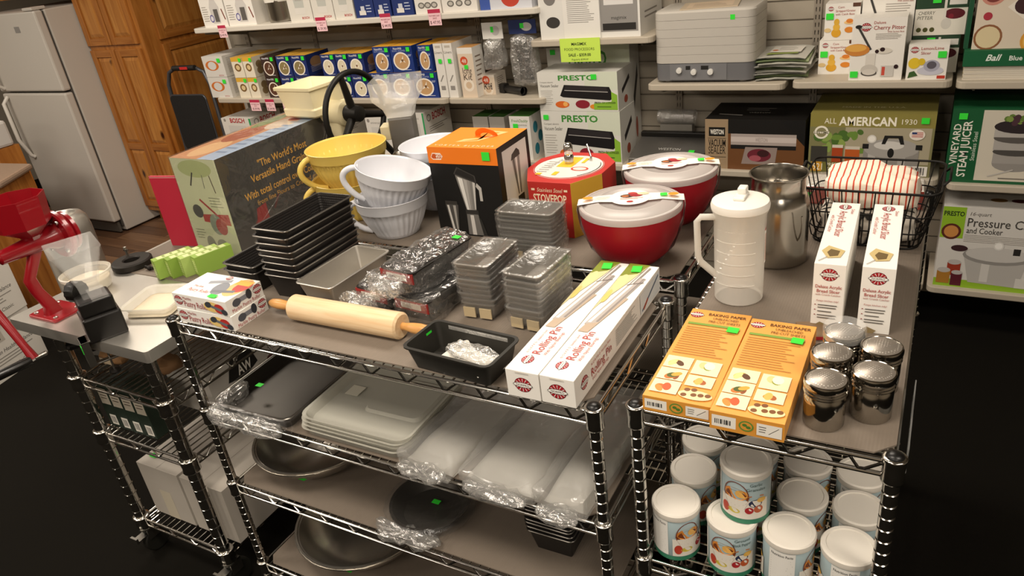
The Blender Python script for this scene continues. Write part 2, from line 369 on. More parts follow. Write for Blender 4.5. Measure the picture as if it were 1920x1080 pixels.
def rack(name, label, xs, ys, levels, r=.0127, pitch=.0254, top=None, foot='caster', cross='y', shelves=None, bottom=.1):
    root = thing(name, label, 'shelf', (0, 0, 0))
    x0, x1 = xs; y0, y1 = ys; zt = top if top is not None else max(levels) + .004
    pm = post_mesh(r, bottom, zt, pitch); me = None
    for (x, y) in ((x0, y0), (x1, y0), (x1, y1), (x0, y1)):
        if me is None: p = pm.build('post', root, 40, loc=(x, y, 0)); me = p.data
        else: p = bpy.data.objects.new('post', me); C.objects.link(p); p.parent = root; p.location = (x, y, 0)
        cb = MB(); cb.lathe([(r * 1.12, zt - .003), (r * 1.12, zt + .003), (r * .95, zt + .008), (r * .5, zt + .011), (.0005, zt + .0115)], cap_m, 16); cb.build('post_cap', p, 50)
        if foot == 'caster':
            f = MB(); f.lathe([(r * 1.3, 0), (r * 1.3, .006), (r * .8, .008)], zinc, 14, c=(0, 0, bottom - .008))
            f.box(-.018, -.012, bottom - .05, -.014, .03, bottom - .004, zinc); f.box(.014, -.012, bottom - .05, .018, .03, bottom - .004, zinc); f.box(-.018, -.012, bottom - .008, .018, .03, bottom - .003, zinc)
            f.box(-.016, -.05, bottom - .03, .016, -.012, bottom - .026, zinc); f.box(-.016, -.056, bottom - .034, .016, -.048, bottom - .012, zinc)
            wr = (bottom - .02) / 2; f.lathe([(wr * .9, -.012), (wr, -.008), (wr, .008), (wr * .9, .012)], rubber, 20, c=(0, .018, wr), axis=(1, 0, 0))
            f.build('caster', p, 40)
        else:
            f = MB(); f.lathe([(r * .5, bottom - .02), (r * 1.3, 0.0), (r * 1.3, .012), (r * .6, .02), (r * .5, bottom)], cap_m, 14); f.build('foot', p, 40)
    sm = None; cm = collar_mesh(r).mesh('collar')
    cm.polygons.foreach_set('use_smooth', [True] * len(cm.polygons))
    for z in levels:
        if sm is None: s = shelf_mesh(x0, x1, y0, y1, cross=cross).build('wire_shelf', root, 60, loc=(0, 0, z)); sm = s.data
        else: s = bpy.data.objects.new('wire_shelf', sm); C.objects.link(s); s.parent = root; s.location = (0, 0, z)
        for (x, y) in ((x0, y0), (x1, y0), (x1, y1), (x0, y1)):
            k = bpy.data.objects.new('collar', cm); C.objects.link(k); k.parent = s; k.location = (x, y, 0)
    return root
TOP = 1.03
L2, L3, L4 = .745, .49, .173
MX0, MX1, MY0, MY1 = -1.635, -.48, 1.0036, 1.4247
rack('wire_rack', 'chrome wire rack in front, four shelves with loaf pans and rolling pins on top', (MX0, MX1), (MY0, MY1), [TOP - .005, L2, L3, L4])
rack('wire_rack', 'chrome wire rack behind, its top shelf carrying the mixing bowls and blender box', (MX0, MX1), (1.5377, 1.962), [TOP - .005, L2, L3, L4])
RX0, RX1, RY0, RY1 = -.412, .0085, 1.036, 2.19
RL2 = .652
rack('wire_rack', 'chrome wire rack set end on, holding tall cans under shakers and pitcher', (RX0, RX1), (RY0, RY1), [TOP - .005, RL2, .17], cross='x')
# mats
def mat_mat(name, col):
    if name in _mats: return _mats[name]
    m = M(name, col, .62, var=.06, scale=90); nt = m.node_tree; b = nt.nodes['Principled BSDF']
    tc = nt.nodes.new('ShaderNodeTexCoord'); wv = nt.nodes.new('ShaderNodeTexWave'); wv.bands_direction = 'X'; wv.inputs['Scale'].default_value = 55; wv.inputs['Distortion'].default_value = .2
    nt.links.new(tc.outputs['Object'], wv.inputs[0]); bp = nt.nodes.new('ShaderNodeBump'); bp.inputs['Strength'].default_value = .25; bp.inputs['Distance'].default_value = .001
    nt.links.new(wv.outputs[1], bp.inputs['Height']); nt.links.new(bp.outputs[0], b.inputs['Normal']); return m
liner = mat_mat('grey_liner', '#776c60'); liner_d = liner
def mat_sheet(label, x0, x1, y0, y1, z, m, cut=.025, th=.003):
    mb = MB(); mb.prism([(x0 + cut, y0), (x1 - cut, y0), (x1, y0 + cut), (x1, y1 - cut), (x1 - cut, y1), (x0 + cut, y1), (x0, y1 - cut), (x0, y0 + cut)], z - th, z, m)
    return tag(mb.build('shelf_liner', None), label, 'shelf liner')
mat_sheet('grey plastic liner on the top shelf under the wooden rolling pin', MX0 + .012, MX1 - .012, MY0 + .006, MY1 - .006, TOP, liner)
mat_sheet('grey plastic liner on the rack top under the two lidded red bowls', MX0 + .012, MX1 - .012, 1.544, 1.955, TOP, liner)
mat_sheet('grey liner on the second shelf under the clear lids and plastic bags', MX0 + .012, MX1 - .012, MY0 + .006, MY1 - .006, L2 + .005, liner)
mat_sheet('grey liner on the third shelf beneath a steel bowl and wrapped pie pan', MX0 + .012, MX1 - .012, MY0 + .006, MY1 - .006, L3 + .005, liner_d)
mat_sheet('grey liner on the bottom shelf beneath the lowest steel mixing bowl', MX0 + .012, MX1 - .012, MY0 + .006, MY1 - .006, L4 + .005, liner_d)
mat_sheet('grey liner on the end-on rack under the pitcher and metal shakers', RX0 + .008, RX1 + .0, RY0 + .004, RY1 - .006, TOP, liner, .03)
mat_sheet('grey liner on the second shelf of the rack behind', MX0 + .012, MX1 - .012, 1.544, 1.955, L2 + .005, liner_d)
# ---------------------------------------------------------------- left cart with stainless top
steel = M('brushed_steel', '#d2cec6', .36, metal=.85, bump=.05, bscale=60, stretch=(1, 14, 1))
CX0, CX1, CY0, CY1, CZ = -2.42, -1.765, .975, 2.17, .92
cart = rack('worktable_cart', 'stainless topped cart on casters with wire shelves and thick posts', (-2.22, -1.808), (1.0, 2.12), [.733, .524, .155], r=.019, pitch=.038, top=CZ - .03, bottom=.115)
mb = MB(); prof = rrect(CX1 - CX0, CY1 - CY0, .012, 4, (CX0 + CX1) / 2, (CY0 + CY1) / 2)
mb.rings([[(p[0], p[1], CZ - .035) for p in prof], [(p[0], p[1], CZ - .006) for p in prof], [(p[0] * .9985 + (CX0 + CX1) / 2 * .0015, p[1] * .9985 + (CY0 + CY1) / 2 * .0015, CZ) for p in prof]], steel, True, True, True)
mb.build('steel_top', cart, 60)
mb = MB(); mb.prism([(CX0 + .02, 1.33), (CX1 - .01, 1.33), (CX1 - .01, CY1 - .01), (CX0 + .02, CY1 - .01)], CZ, CZ + .003, liner)
tag(mb.build('shelf_liner', None), 'grey liner on the back half of the stainless cart top', 'shelf liner')
CT = CZ; CM = CZ + .003
# ================================================================ things on the two middle racks
def pan_mb(w, d, h, taper, m, r=.008, rim=.004, th=.0012, bottom_m=None, wire=0, wire_m=None):
    """tapered loaf pan, base centre at the origin"""
    mb = MB(); k = 3
    def ring(ww, dd, z, rr): return rrect(ww, dd, rr, k, 0, 0, z)
    wb, db = w - 2 * taper, d - 2 * taper
    mb.rings([ring(wb, db, 0, r * .6), ring(w, d, h - .003, r), ring(w + 2 * rim, d + 2 * rim, h - .003, r + rim), ring(w + 2 * rim, d + 2 * rim, h, r + rim), ring(w - 2 * th, d - 2 * th, h, r)], m, True, True)
    mb.rings([ring(w - 2 * th, d - 2 * th, h, r), ring(wb - 2 * th, db - 2 * th, th, r * .6)], bottom_m or m, True, False, True)
    if wire:
        mb.tube([(p[0], p[1], h - .001) for p in rrect(w + 2 * rim, d + 2 * rim, r + rim, k)], wire, wire_m or m, 6, closed=True)
    return mb
def crumple(mb, c, size, m, n=26, k=16, amp=.012, freq=18, seed=0, flat=.35):
    """a crinkled closed bag: box-ish blob with folded noise"""
    rs = []
    for i in range(k + 1):
        a = PI * i / k; ring = []
        for j in range(n):
            b_ = 2 * PI * j / n; x, y, z = math.sin(a) * math.cos(b_), math.sin(a) * math.sin(b_), -math.cos(a)
            q = 1 / max(abs(x), abs(y), abs(z)); e = 1 + (q - 1) * (1 - flat); x, y, z = x * e, y * e, z * e
            p = Vector((x * size[0] / 2, y * size[1] / 2, z * size[2] / 2)); nn = noise.noise(p * freq + Vector((seed, seed * 2, 0))); n2 = abs(noise.noise(p * freq * 2.7 + Vector((0, seed, seed))))
            d = Vector((x, y, z)).normalized() * (amp * nn + amp * .9 * (n2 - .25)); ring.append((c[0] + p.x + d.x, c[1] + p.y + d.y, max(c[2] - size[2] / 2, c[2] + p.z + d.z)))
        rs.append(ring)
    return mb.rings(rs, m, True, True, True)
ORD = ('topmost', 'second from the top', 'third from the top', 'fourth from the top', 'fifth from the top', 'sixth from the top', 'seventh from the top', 'eighth from the top', 'ninth from the top', 'lowest')
def dimple_mat(name, col):
    if name in _mats: return _mats[name]
    m = M(name, col, .42, metal=.35); nt = m.node_tree; b = nt.nodes['Principled BSDF']; tc = nt.nodes.new('ShaderNodeTexCoord')
    v = nt.nodes.new('ShaderNodeTexVoronoi'); v.inputs['Scale'].default_value = 150; v.inputs['Randomness'].default_value = 0; nt.links.new(tc.outputs['Object'], v.inputs['Vector'])
    bp = nt.nodes.new('ShaderNodeBump'); bp.inputs['Strength'].default_value = .9; bp.inputs['Distance'].default_value = .002; nt.links.new(v.outputs['Distance'], bp.inputs['Height']); nt.links.new(bp.outputs[0], b.inputs['Normal']); return m
black_pan = M('nonstick_black', '#2a2725', .38, metal=.2, spec=.4); dimple = dimple_mat('dimpled_nonstick', '#2a2725')
rim_grey = M('rim_grey', '#6d6963', .3, metal=.8)  # rim wire lighter than the dark pans: rim highlight put into the colour
alu = M('aluminised_steel', '#c4bfb6', .42, metal=.85, var=.06, scale=20); alu_in = alu
grey_pan = M('grey_tin', '#8f8b84', .45, metal=.5, var=.05, scale=40); grey_in = grey_pan
film = film_mat('clear_film', glossy=.16, milky=.06)
film_flat = film_mat('clear_film_flat', glossy=.025, milky=.02, rough=.25, bscale=30, bump=.6)
film_soft = film_mat('milky_film', glossy=.14, milky=.3, rough=.2, bscale=25)
def stack(name, label, group, mbf, x, y, z0, n, dz, rz=0, jit=.003, film_on=False, seed=1):
    rnd = random.Random(seed); me = None; out = []
    for i in range(n):
        l = (x + rnd.uniform(-jit, jit), y + rnd.uniform(-jit, jit), z0 + i * dz); a = rz + rnd.uniform(-.02, .02)
        if me is None: o = mbf().build(name, None, 35, loc=l, rz=a); me = o.data
        else: o = bpy.data.objects.new(name, me); C.objects.link(o); o.location = l; o.rotation_euler = (0, 0, a)
        tag(o, label.replace('@', 'lowest' if i == 0 else ORD[n - 1 - i]), 'pan', group); out.append(o)
    return out
# tall nested black loaf pans
tp = stack('loaf_pan', 'black dimpled loaf pan, @ in the tall stack beside the yellow cups', 'tall stack of black loaf pans',
      lambda: pan_mb(.116, .245, .068, .012, black_pan, bottom_m=dimple, wire=.0018, wire_m=rim_grey), -1.398, 1.297, TOP, 8, .0182, .0)
stack('loaf_pan', 'black dimpled loaf pan, @ of the pair behind the pastry roller boxes', 'low pair of black loaf pans',
      lambda: pan_mb(.115, .2, .06, .012, black_pan, bottom_m=dimple, wire=.0018, wire_m=rim_grey), -1.556, 1.28, TOP, 2, .018, .0, seed=3)
# silver loaf pan
o = pan_mb(.112, .222, .066, .014, alu, bottom_m=alu_in, wire=.0022).build('loaf_pan', None, 35, loc=(-1.275, 1.272, TOP), rz=-.04)
tag(o, 'bare silver loaf pan, empty, between the black stack and wrapped pans', 'pan')
# rolling pin
pin_wood = wood_mat('maple_wood', '#dcb98c', '#ecd2ab', axis=2, knots=False, scale=3, rough=.5); handle_wood = wood_mat('handle_wood', '#c98d4c', '#dba765', axis=2, knots=False, scale=3, rough=.35)
t = thing('rolling_pin', 'large pale wooden rolling pin lying at the shelf front', 'rolling pin', (-1.141, 1.106, TOP + .0312))
mb = MB(); mb.lathe([(.001, -.163), (.026, -.163), (.031, -.158), (.031, .158), (.026, .163), (.001, .163)], pin_wood, 40); b = mb.build('roller', t, 40); b.rotation_euler = (0, PI / 2, 0)
for s in (-1, 1):
    mb = MB(); mb.lathe([(.001, .163), (.0085, .163), (.0085, .172), (.0115, .19), (.0128, .212), (.011, .232), (.006, .242), (.001, .2435)], handle_wood, 20); h = mb.build('handle', t, 60); h.rotation_euler = (0, s * PI / 2, 0)
# pastry roller boxes
def pastry(F, w, d, h):
    f = F['front']; f.logo(.1, .55, .013); f.text('Marble', .2, .78, .008, '#9c2b2b', 'l'); f.text('Pastry Roller', .2, .42, .017, '#a02a2c', 'l', maxw=.085)
    f.ell(.74, .5, .03, .014, '#e8c77a'); f.ell(.86, .45, .017, .013, '#b8342e'); f.line((.66, .62), (.95, .3), .008, '#6d7076'); f.ell(.67, .62, .012, .008, '#3d4046', rot=.3); f.ell(.94, .28, .01, .008, '#3d4046')
    f = F['right']; f.line((.25, .62), (.62, .62), .012, '#7d8088'); f.ell(.27, .58, .013, .010, '#4d5058'); f.ell(.62, .66, .009, .013, '#33363c'); f.logo(.86, .65, .012); f.text('Marble Pastry Roller', .5, .22, .010, '#a02a2c', maxw=.09)
def pastry_top(F, w, d, h):
    pastry(F, w, d, h); f = F['top']; f.text('Marble', .16, .42, .009, '#a34a3a', 'l'); f.text('Pastry Roller', .16, .26, .015, '#a8352f', 'l', maxw=.075)
    f.ell(.85, .6, .03, .045, '#d8b070'); f.ell(.9, .66, .022, .03, '#b23a30'); f.rect(.72, .7, .98, .9, '#f0a93a'); f.line((.3, .62), (.62, .8), .014, '#8f9298'); f.ell(.62, .45, .022, .032, '#7c7f86', rot=.4); f.line((.55, .3), (.9, .42), .012, '#6a6d74'); f.logo(.5, .9, .009)
b1 = carton('pastry_roller_box', 'lower white pastry roller box of two on the shelf corner', .19, .115, .040, (-1.506, 1.061, TOP), .02, draw=pastry)
b2 = carton('pastry_roller_box', 'upper white pastry roller box with printed lid showing the roller', .19, .115, .040, (-1.508, 1.062, TOP + .0405), .0, draw=pastry_top)
sticker(b2, faces_of(.19, .115, .04)['top'], .72, .1, .026, .014)
# small grey loaf pans
gm = lambda: pan_mb(.082, .142, .04, .008, grey_pan, r=.006, rim=.004, bottom_m=grey_in)
pa = stack('mini_loaf_pan', 'small grey loaf pan, @ in the stack next to the wrapped pans', 'first stack of small grey loaf pans', gm, -.86, 1.302, TOP, 9, .0122, .03, seed=5)
pb = stack('mini_loaf_pan', 'small grey loaf pan, @ in the stack beside rolling pin boxes', 'second stack of small grey loaf pans', gm, -.724, 1.287, TOP, 8, .0135, -.06, seed=6)
gmc = lambda: pan_mb(.15, .082, .04, .008, grey_pan, r=.012, rim=.005, bottom_m=grey_in)
pc = stack('mini_loaf_pan', 'small grey loaf pan, @ in the stack before the popcorn box', 'third stack of small grey loaf pans', gmc, -.884, 1.574, TOP, 10, .0108, .0, seed=8)
def wrap_sheet(parent, w, d, h, m, name='plastic_wrap', seed=0, amp=.004):
    """shrink film round a pan: sides and an overhanging skirt"""
    rnd = random.Random(seed); mb = MB(); rs = []
    base = rrect(w, d, .014, 6)
    for iz, (z, g) in enumerate(((.002, -.006), (h * .5, .0), (h + .001, .003), (h + .0025, -.008))):
        rs.append([(p[0] * (1 + g / w) + rnd.uniform(-amp, amp) * .5, p[1] * (1 + g / d) + rnd.uniform(-amp, amp) * .5, z + rnd.uniform(-amp, amp) * .25) for p in base])
    mb.rings(rs, m); return mb.build(name, parent, 60)
for st, (w_, d_) in ((pa, (.094, .154)), (pb, (.094, .154)), (pc, (.163, .096))):
    for i, o in enumerate(st[1:]): wrap_sheet(o, w_, d_, .041, film_flat, seed=i, amp=.002)
    o = st[0]; mb = MB(); mb.box(-w_ * .38, -d_ / 2 - .001, .006, -w_ * .06, -d_ / 2 + .002, .03, ink('#b8a684')); mb.box(w_ * .06, -d_ / 2 - .001, .006, w_ * .38, -d_ / 2 + .002, .03, ink('#b8a684')); mb.build('label_strip', o)
    # top film skin with a sagging middle
    o = st[-1]
    mb = MB(); n = 12; v = []; f = []
    for i in range(n + 1):
        for j in range(n + 1):
            u, q = i / n - .5, j / n - .5; s_ = max(0, 1 - (4 * u * u + 4 * q * q) * 1.1); v.append((u * w_, q * d_, .042 - .012 * s_ + random.uniform(-.0006, .0006)))
    for i in range(n):
        for j in range(n): a = i * (n + 1) + j; f.append((a, a + n + 1, a + n + 2, a + 1))
    mb.add(v, f, film_flat); mb.build('top_film', o, 80)
# wide black pan with paper inside
t = thing('baking_pan', 'wide black baking pan holding a folded paper insert at the shelf front', 'pan', (-.788, 1.052, TOP), -.07)
bp_root = t
pan_mb(.208, .112, .056, .012, M('matte_black_pan', '#26241f', .5, metal=.1), r=.012, rim=.006, bottom_m=M('matte_black_pan')).build('pan_body', t, 35)
F_ = Face((-.104, -.05, .02), (0, 1, 0), (0, 0, 1), .1, .04)
mb = MB(); mb.add([(-.0985, .012, .024), (-.0985, .03, .024), (-.1, .03, .047), (-.1, .012, .047)], [(0, 1, 2, 3)], ink('#35e03a', .6)); mb.build('price_sticker', t)
pp = thing('paper_insert', 'white instruction leaflet in a clear sleeve lying inside the black baking pan', 'leaflet', (-.772, 1.04, TOP + .0045), -.25)
mb = MB()
for k, (cx, cy, a, wv, dv, z) in enumerate(((.0, .012, .1, .15, .06, .006), (.006, .012, -.3, .13, .045, .014), (-.01, .01, -.5, .11, .04, .022), (.02, .008, .05, .09, .035, .028))):
    c_, s_ = math.cos(a), math.sin(a); q = [(-wv/2, -dv/2), (wv/2, -dv/2), (wv/2, dv/2), (-wv/2, dv/2)]
    mb.prism([(cx + x * c_ - y * s_, cy + x * s_ + y * c_) for x, y in q], z, z + .0015, ink('#e6e2d8', .5))
mb.build('paper', pp)
mb = MB(); crumple(mb, (.01, .012, .03), (.13, .05, .02), film_mat('clear_film_end', glossy=.22, milky=.16), 26, 12, .008, 34, seed=77, flat=.4); mb.build('clear_sleeve', pp, 25)
mb = MB(); mb.box(-.07, .052, .012, .08, .053, .052, film_mat('milky_film')); mb.build('clear_card', bp_root)
# plastic-wrapped dark pans (bundle)
red_lbl = ink('#8e2420', .5)
for k, (x, y, z, rz, lab) in enumerate(((-1.115, 1.30, TOP, -.12, 'dark loaf pan in loose clear plastic, beside the silver pan'), (-.988, 1.285, TOP, -.1, 'dark loaf pan in loose clear plastic, beside the grey pan stack'), (-1.02, 1.295, TOP + .066, -.12, 'dark loaf pan in clear plastic with green sticker, lying on two wrapped pans'))):
    t = thing('wrapped_pan', lab, 'pan', (x, y, z), rz)
    pan_mb(.098, .215, .058, .012, black_pan, bottom_m=black_pan).build('pan_body', t, 35)
    mb = MB(); mb.box(-.05, -.112, .03, .05, -.1085, .055, red_lbl); mb.box(-.03, -.1135, .036, .03, -.112, .05, ink('#c8bfb2', .5)); mb.build('label_band', t)
    mb = MB(); crumple(mb, (0, 0, .034), (.118, .25, .074), film, 36, 22, .012, 22, seed=k * 3 + 1, flat=.25); mb.build('plastic_wrap', t, 25)
    if k != 1:
        mb = MB(); crumple(mb, (-.02, -.135, .03), (.11, .05, .05), film_mat('clear_film_end', glossy=.22, milky=.16), 26, 14, .014, 40, seed=k + 9, flat=.7); mb.build('bunched_end', t, 20)
    if k == 2: mb = MB(); mb.box(.02, .07, .0665, .04, .085, .0672, ink('#35e03a', .6)); mb.build('price_sticker', t)
# rolling pin boxes
def rpbox(F, w, d, h):
    f = F['front']; f.logo(.5, .5, .016); f.rect(.3, .93, .7, .97, '#d8d2c8')
    f = F['topE']   # x runs along the box (away from the front), y towards the left side
    f.logo(.085, .6, .0125); f.text('N O R P R O  Stainless Steel', .13, .78, .0055, '#c0787a', 'l', maxw=.1); f.text('Rolling Pin', .13, .52, .019, '#b03a3c', 'l', maxw=.105); f.text('With Nylon Bearings', .13, .25, .0075, '#b8585a', 'l', maxw=.1)
    # printed picture: green food photo with the steel pin across it
    f.poly([(.52, 1), (1, 1), (1, .3), (.78, .62), (.62, .9)], '#d8cf9a'); f.poly([(.86, 1), (1, 1), (1, .3), (.9, .5)], '#7f8a2c'); f.ell(.8, .82, .04, .011, '#ecdf9c'); f.ell(.66, .9, .03, .006, '#e0c872')
    f.poly([(.34, .92), (.66, .55), (.66, .2), (.34, .62)], '#b9a58f'); f.poly([(.4, .9), (.86, .45), (.86, .12), (.43, .52)], '#b4aca6'); f.poly([(.42, .84), (.86, .38), (.86, .30), (.42, .74)], '#ece7e2'); f.poly([(.43, .62), (.86, .2), (.86, .14), (.43, .54)], '#8d8580')
    f.poly([(.8, .5), (.97, .34), (.97, .2), (.8, .36)], '#8f8780'); f.poly([(.8, .46), (.97, .3), (.97, .26), (.8, .41)], '#e3ded8'); f.line((.78, .56), (.82, .1), .003, '#5c5650')
def rpbox2(F, w, d, h):
    rpbox(F, w, d, h); f = F['right']; f.logo(.09, .5, .014); f.text('N O R P R O  Stainless Steel', .16, .8, .006, '#b8585a', 'l', maxw=.11); f.text('Rolling Pin', .155, .52, .018, '#a8302f', 'l', maxw=.11); f.text('With Nylon Bearings', .16, .26, .007, '#b04a4a', 'l', maxw=.1)
    f.greek(.42, .2, .68, .85, 9, '#8f8780'); f.rect(.72, .12, .99, .9, '#dfe2e2'); f.line((.74, .2), (.97, .8), .006, '#58677c'); f.line((.76, .2), (.82, .42), .008, '#a8472a')
r1 = carton('rolling_pin_box', 'long white printed rolling pin box lying beside the small grey pans', .0695, .478, .060, (-.615, 1.229, TOP), .0, draw=rpbox)
r2 = carton('rolling_pin_box', 'long white printed rolling pin box lying along the rack edge', .0695, .478, .060, (-.5435, 1.230, TOP), .0, draw=rpbox2)
F_ = faces_of(.0695, .478, .06)['topE']; sticker(r1, F_, .94, .62, .03, .022, rot=.2); sticker(r2, F_, .94, .62, .03, .022, rot=.2)
# ribbed mixing cups (batter bowls with handles)
def cup_mb(m, r=.118, h=.105, n=136, m_in=None):
    mb = MB()
    def rib(rr, z, a): return rr * (1 + (.02 * math.cos(a * 34) if .012 < z < h - .033 else 0))
    mb.lathe([(r * .55, 0), (r * .6, .002), (r * .63, .014), (r * .76, h * .32), (r * .86, h * .55), (r * .92, h - .034), (r * .945, h - .032), (r * .965, h - .028), (r * .985, h - .002), (r, h), (r * .985, h + .001), (r * .96, h - .004)], m, n, fn=rib, cap0=True, cap1=False)
    mb.lathe([(r * .96, h - .004), (r * .9, h * .7), (r * .7, h * .3), (r * .5, .006), (.001, .005)], m_in or m, 48, cap0=False, cap1=True)
    return mb
def cup_handle(m, r=.118, h=.105):
    mb = MB(); pts = []
    for i in range(15):
        a = i / 14; x = -r * .9 - math.sin(a * PI) ** .6 * .056; z = h - .012 - a * (h * .82); pts.append((x + a * r * .22, 0, z + .006 * math.sin(a * PI)))
    mb.tube(pts, .0092, m, 8); return mb
yel = M('yellow_melamine', '#e3c463', .35, spec=.4); wht = M('white_melamine', '#dcdde2', .3, spec=.5)
def cup(label, m, loc, ang, group, tilt=(0, 0), r=.118, h=.105):
    t = thing('mixing_cup', label, 'mixing bowl', loc, ang, group); t.rotation_euler = (tilt[0], tilt[1], ang)
    cup_mb(m, r, h).build('bowl', t, 60); cup_handle(m, r, h).build('handle', t, 60); return t
yr = .128
cup('lower yellow ribbed mixing cup of two, handle turned to the front', yel, (-1.605, 1.732, TOP), .9, 'yellow ribbed mixing cups', r=yr, h=.13)
cup('upper yellow ribbed mixing cup nested in another, handle turned to the front', yel, (-1.605, 1.732, TOP + .1), 1.05, 'yellow ribbed mixing cups', r=yr, h=.13)
cup('lower white ribbed mixing cup with the tilted one sitting in it', wht, (-1.378, 1.63, TOP), .42, 'white ribbed mixing cups', r=.11, h=.118)
cup('tilted upper white ribbed mixing cup resting in the lower one', wht, (-1.388, 1.632, TOP + .082), .5, 'white ribbed mixing cups', tilt=(.02, .26), r=.112, h=.118)
cup('lower white mixing cup standing behind the tilted pair', wht, (-1.365, 1.862, TOP), -1.6, 'white ribbed mixing cups', r=.11, h=.118)
cup('upper white mixing cup nested behind the tilted pair', wht, (-1.365, 1.862, TOP + .085), -1.6, 'white ribbed mixing cups', r=.11, h=.118)
# orange and black blender box
gw, gd, gh = .222, .19, .262
def gsi(F, w, d, h):
    f = F['front']; f.rect(0, .82, 1, 1, '#ef7d1e')
    f.poly([(.04, .885), (.07, .935), (.19, .935), (.22, .9), (.19, .86), (.07, .86)], '#f6e4d2'); f.poly([(.05, .887), (.075, .925), (.12, .925), (.12, .87), (.075, .87)], '#c8551a'); f.text('GSI', .155, .897, .012, '#b84a10', maxw=.02, bold=.02)
    # big blender
    f.poly([(.36, .70), (.64, .62), (.60, .30), (.46, .30)], '#7d7a75'); f.poly([(.47, .66), (.52, .645), (.525, .30), (.505, .30)], '#a9a5a0'); f.poly([(.39, .68), (.46, .66), (.50, .30), (.47, .30)], '#d8d5cf'); f.poly([(.52, .65), (.56, .64), (.55, .30), (.53, .30)], '#8d8984'); f.poly([(.60, .63), (.635, .62), (.60, .32), (.585, .32)], '#c4c0ba')
    f.poly([(.34, .71), (.40, .79), (.65, .70), (.66, .62)], '#3d3a38'); f.poly([(.36, .715), (.41, .775), (.63, .695), (.64, .635)], '#232120'); f.poly([(.66, .62), (.72, .57), (.72, .42), (.68, .42), (.68, .54), (.64, .58)], '#b5b1ab'); f.rect(.44, .26, .63, .31, '#2e2c2a')
    f.poly([(.45, .26), (.62, .26), (.69, .02), (.44, .02)], '#6c6965'); f.poly([(.5, .25), (.55, .25), (.56, .02), (.5, .02)], '#c9c5bf'); f.poly([(.62, .24), (.66, .2), (.72, .02), (.66, .02)], '#2a2927')
    # small jar
    f.poly([(.15, .36), (.34, .36), (.3, .06), (.2, .06)], '#4d4a47'); f.poly([(.17, .35), (.2, .35), (.24, .07), (.21, .07)], '#cfcbc5'); f.poly([(.26, .35), (.3, .35), (.29, .07), (.27, .07)], '#a19d97'); f.rect(.15, .36, .33, .4, '#35322f')
    f = F['right']; f.rect(.14, .1, .9, .93, '#d6d3ce'); f.poly([(.40, .78), (.66, .80), (.62, .38), (.5, .38)], '#a39f9a'); f.poly([(.43, .78), (.48, .79), (.53, .38), (.51, .38)], '#55524e'); f.poly([(.52, .79), (.56, .79), (.56, .38), (.54, .38)], '#efece7'); f.poly([(.6, .8), (.63, .8), (.6, .38), (.58, .38)], '#6a6662'); f.poly([(.38, .78), (.42, .84), (.58, .88), (.66, .84), (.67, .79)], '#2a2827'); f.rect(.48, .26, .68, .36, '#262524'); f.poly([(.48, .26), (.68, .26), (.74, .14), (.44, .14)], '#8b8783'); f.rect(.14, .1, .9, .17, '#7f4a38'); f.ell(.7, .2, .02, .018, '#3a3734')
    f = F['top']; f.text('V O R T E X   B L E N D E R', .5, .1, .012, '#f9d9b8', maxw=.19); f.poly([(.3, .25), (.6, .33), (.82, .8), (.5, .86), (.62, .5), (.36, .4)], '#f6b878'); f.poly([(.36, .3), (.56, .36), (.72, .76), (.54, .8), (.6, .46)], '#ef8426')
b = carton('blender_box', 'tall black and orange blender box with a printed jar', gw, gd, gh, (-1.124, 1.745, TOP), .02, '#100f0e', {'top': '#f08122'}, draw=gsi)
F_ = faces_of(gw, gd, gh)['front']; sticker(b, F_, .85, .92, .024, .024)
mb = MB(); pts = [(math.cos(a) * .034, 0, math.sin(a) * .032) for a in [PI * i / 10 for i in range(11)]]
for s in (0, 1):
    pass
prof = [(math.cos(PI * i / 12) * .036, math.sin(PI * i / 12) * .03) for i in range(13)] + [(math.cos(PI * i / 12) * .02, math.sin(PI * i / 12) * .012) for i in range(12, -1, -1)]
n_ = len(prof); v = [(p[0], -.001, p[1]) for p in prof] + [(p[0], .001, p[1]) for p in prof]
f_ = [tuple(range(n_)), tuple(range(n_, 2 * n_))[::-1]] + [(i, i + n_, (i + 1) % n_ + n_, (i + 1) % n_) for i in range(n_)]
mb.add(v, f_, ink('#ee7a1c')); h_ = mb.build('carry_handle', b); h_.location = (.02, .02, gh); h_.rotation_euler = (.5, 0, 0)
# red octagonal popcorn box
sp = [(-.955, 1.70), (-.826, 1.70), (-.772, 1.79), (-.772, 1.89), (-.826, 1.958), (-.955, 1.958), (-1.005, 1.89), (-1.005, 1.80)]
red_c = ink('#b52a24', .5); yel_c = ink('#d6a93a', .5)
t = thing('popcorn_box', 'red and yellow eight-sided stovetop popcorn popper box', 'box', (-.888, 1.829, TOP))
mb = MB(); mb.prism([(x + .888, y - 1.829) for x, y in sp], 0, .158, red_c, top=red_c, side=[red_c, yel_c, red_c, yel_c, red_c, yel_c, red_c, yel_c]); mb.build('carton', t, bevel=.001)
mb = MB(); mb.lathe([(.1, 0), (.1, .0012), (.001, .0013)], ink('#d9d6cf', .4), 40, c=(0, 0, .158)); mb.build('printed_lid', t)
mb = MB(); mb.tube([(math.cos(a) * .098, math.sin(a) * .098, .159) for a in [2 * PI * i / 40 for i in range(40)]], .0015, ink('#b52a24'), 5, closed=True); mb.tube([(math.cos(a) * .09, math.sin(a) * .09, .1595) for a in [-.9 + 1.4 * i / 20 for i in range(21)]], .0012, ink('#2a2826'), 5); mb.build('lid_rings', t)
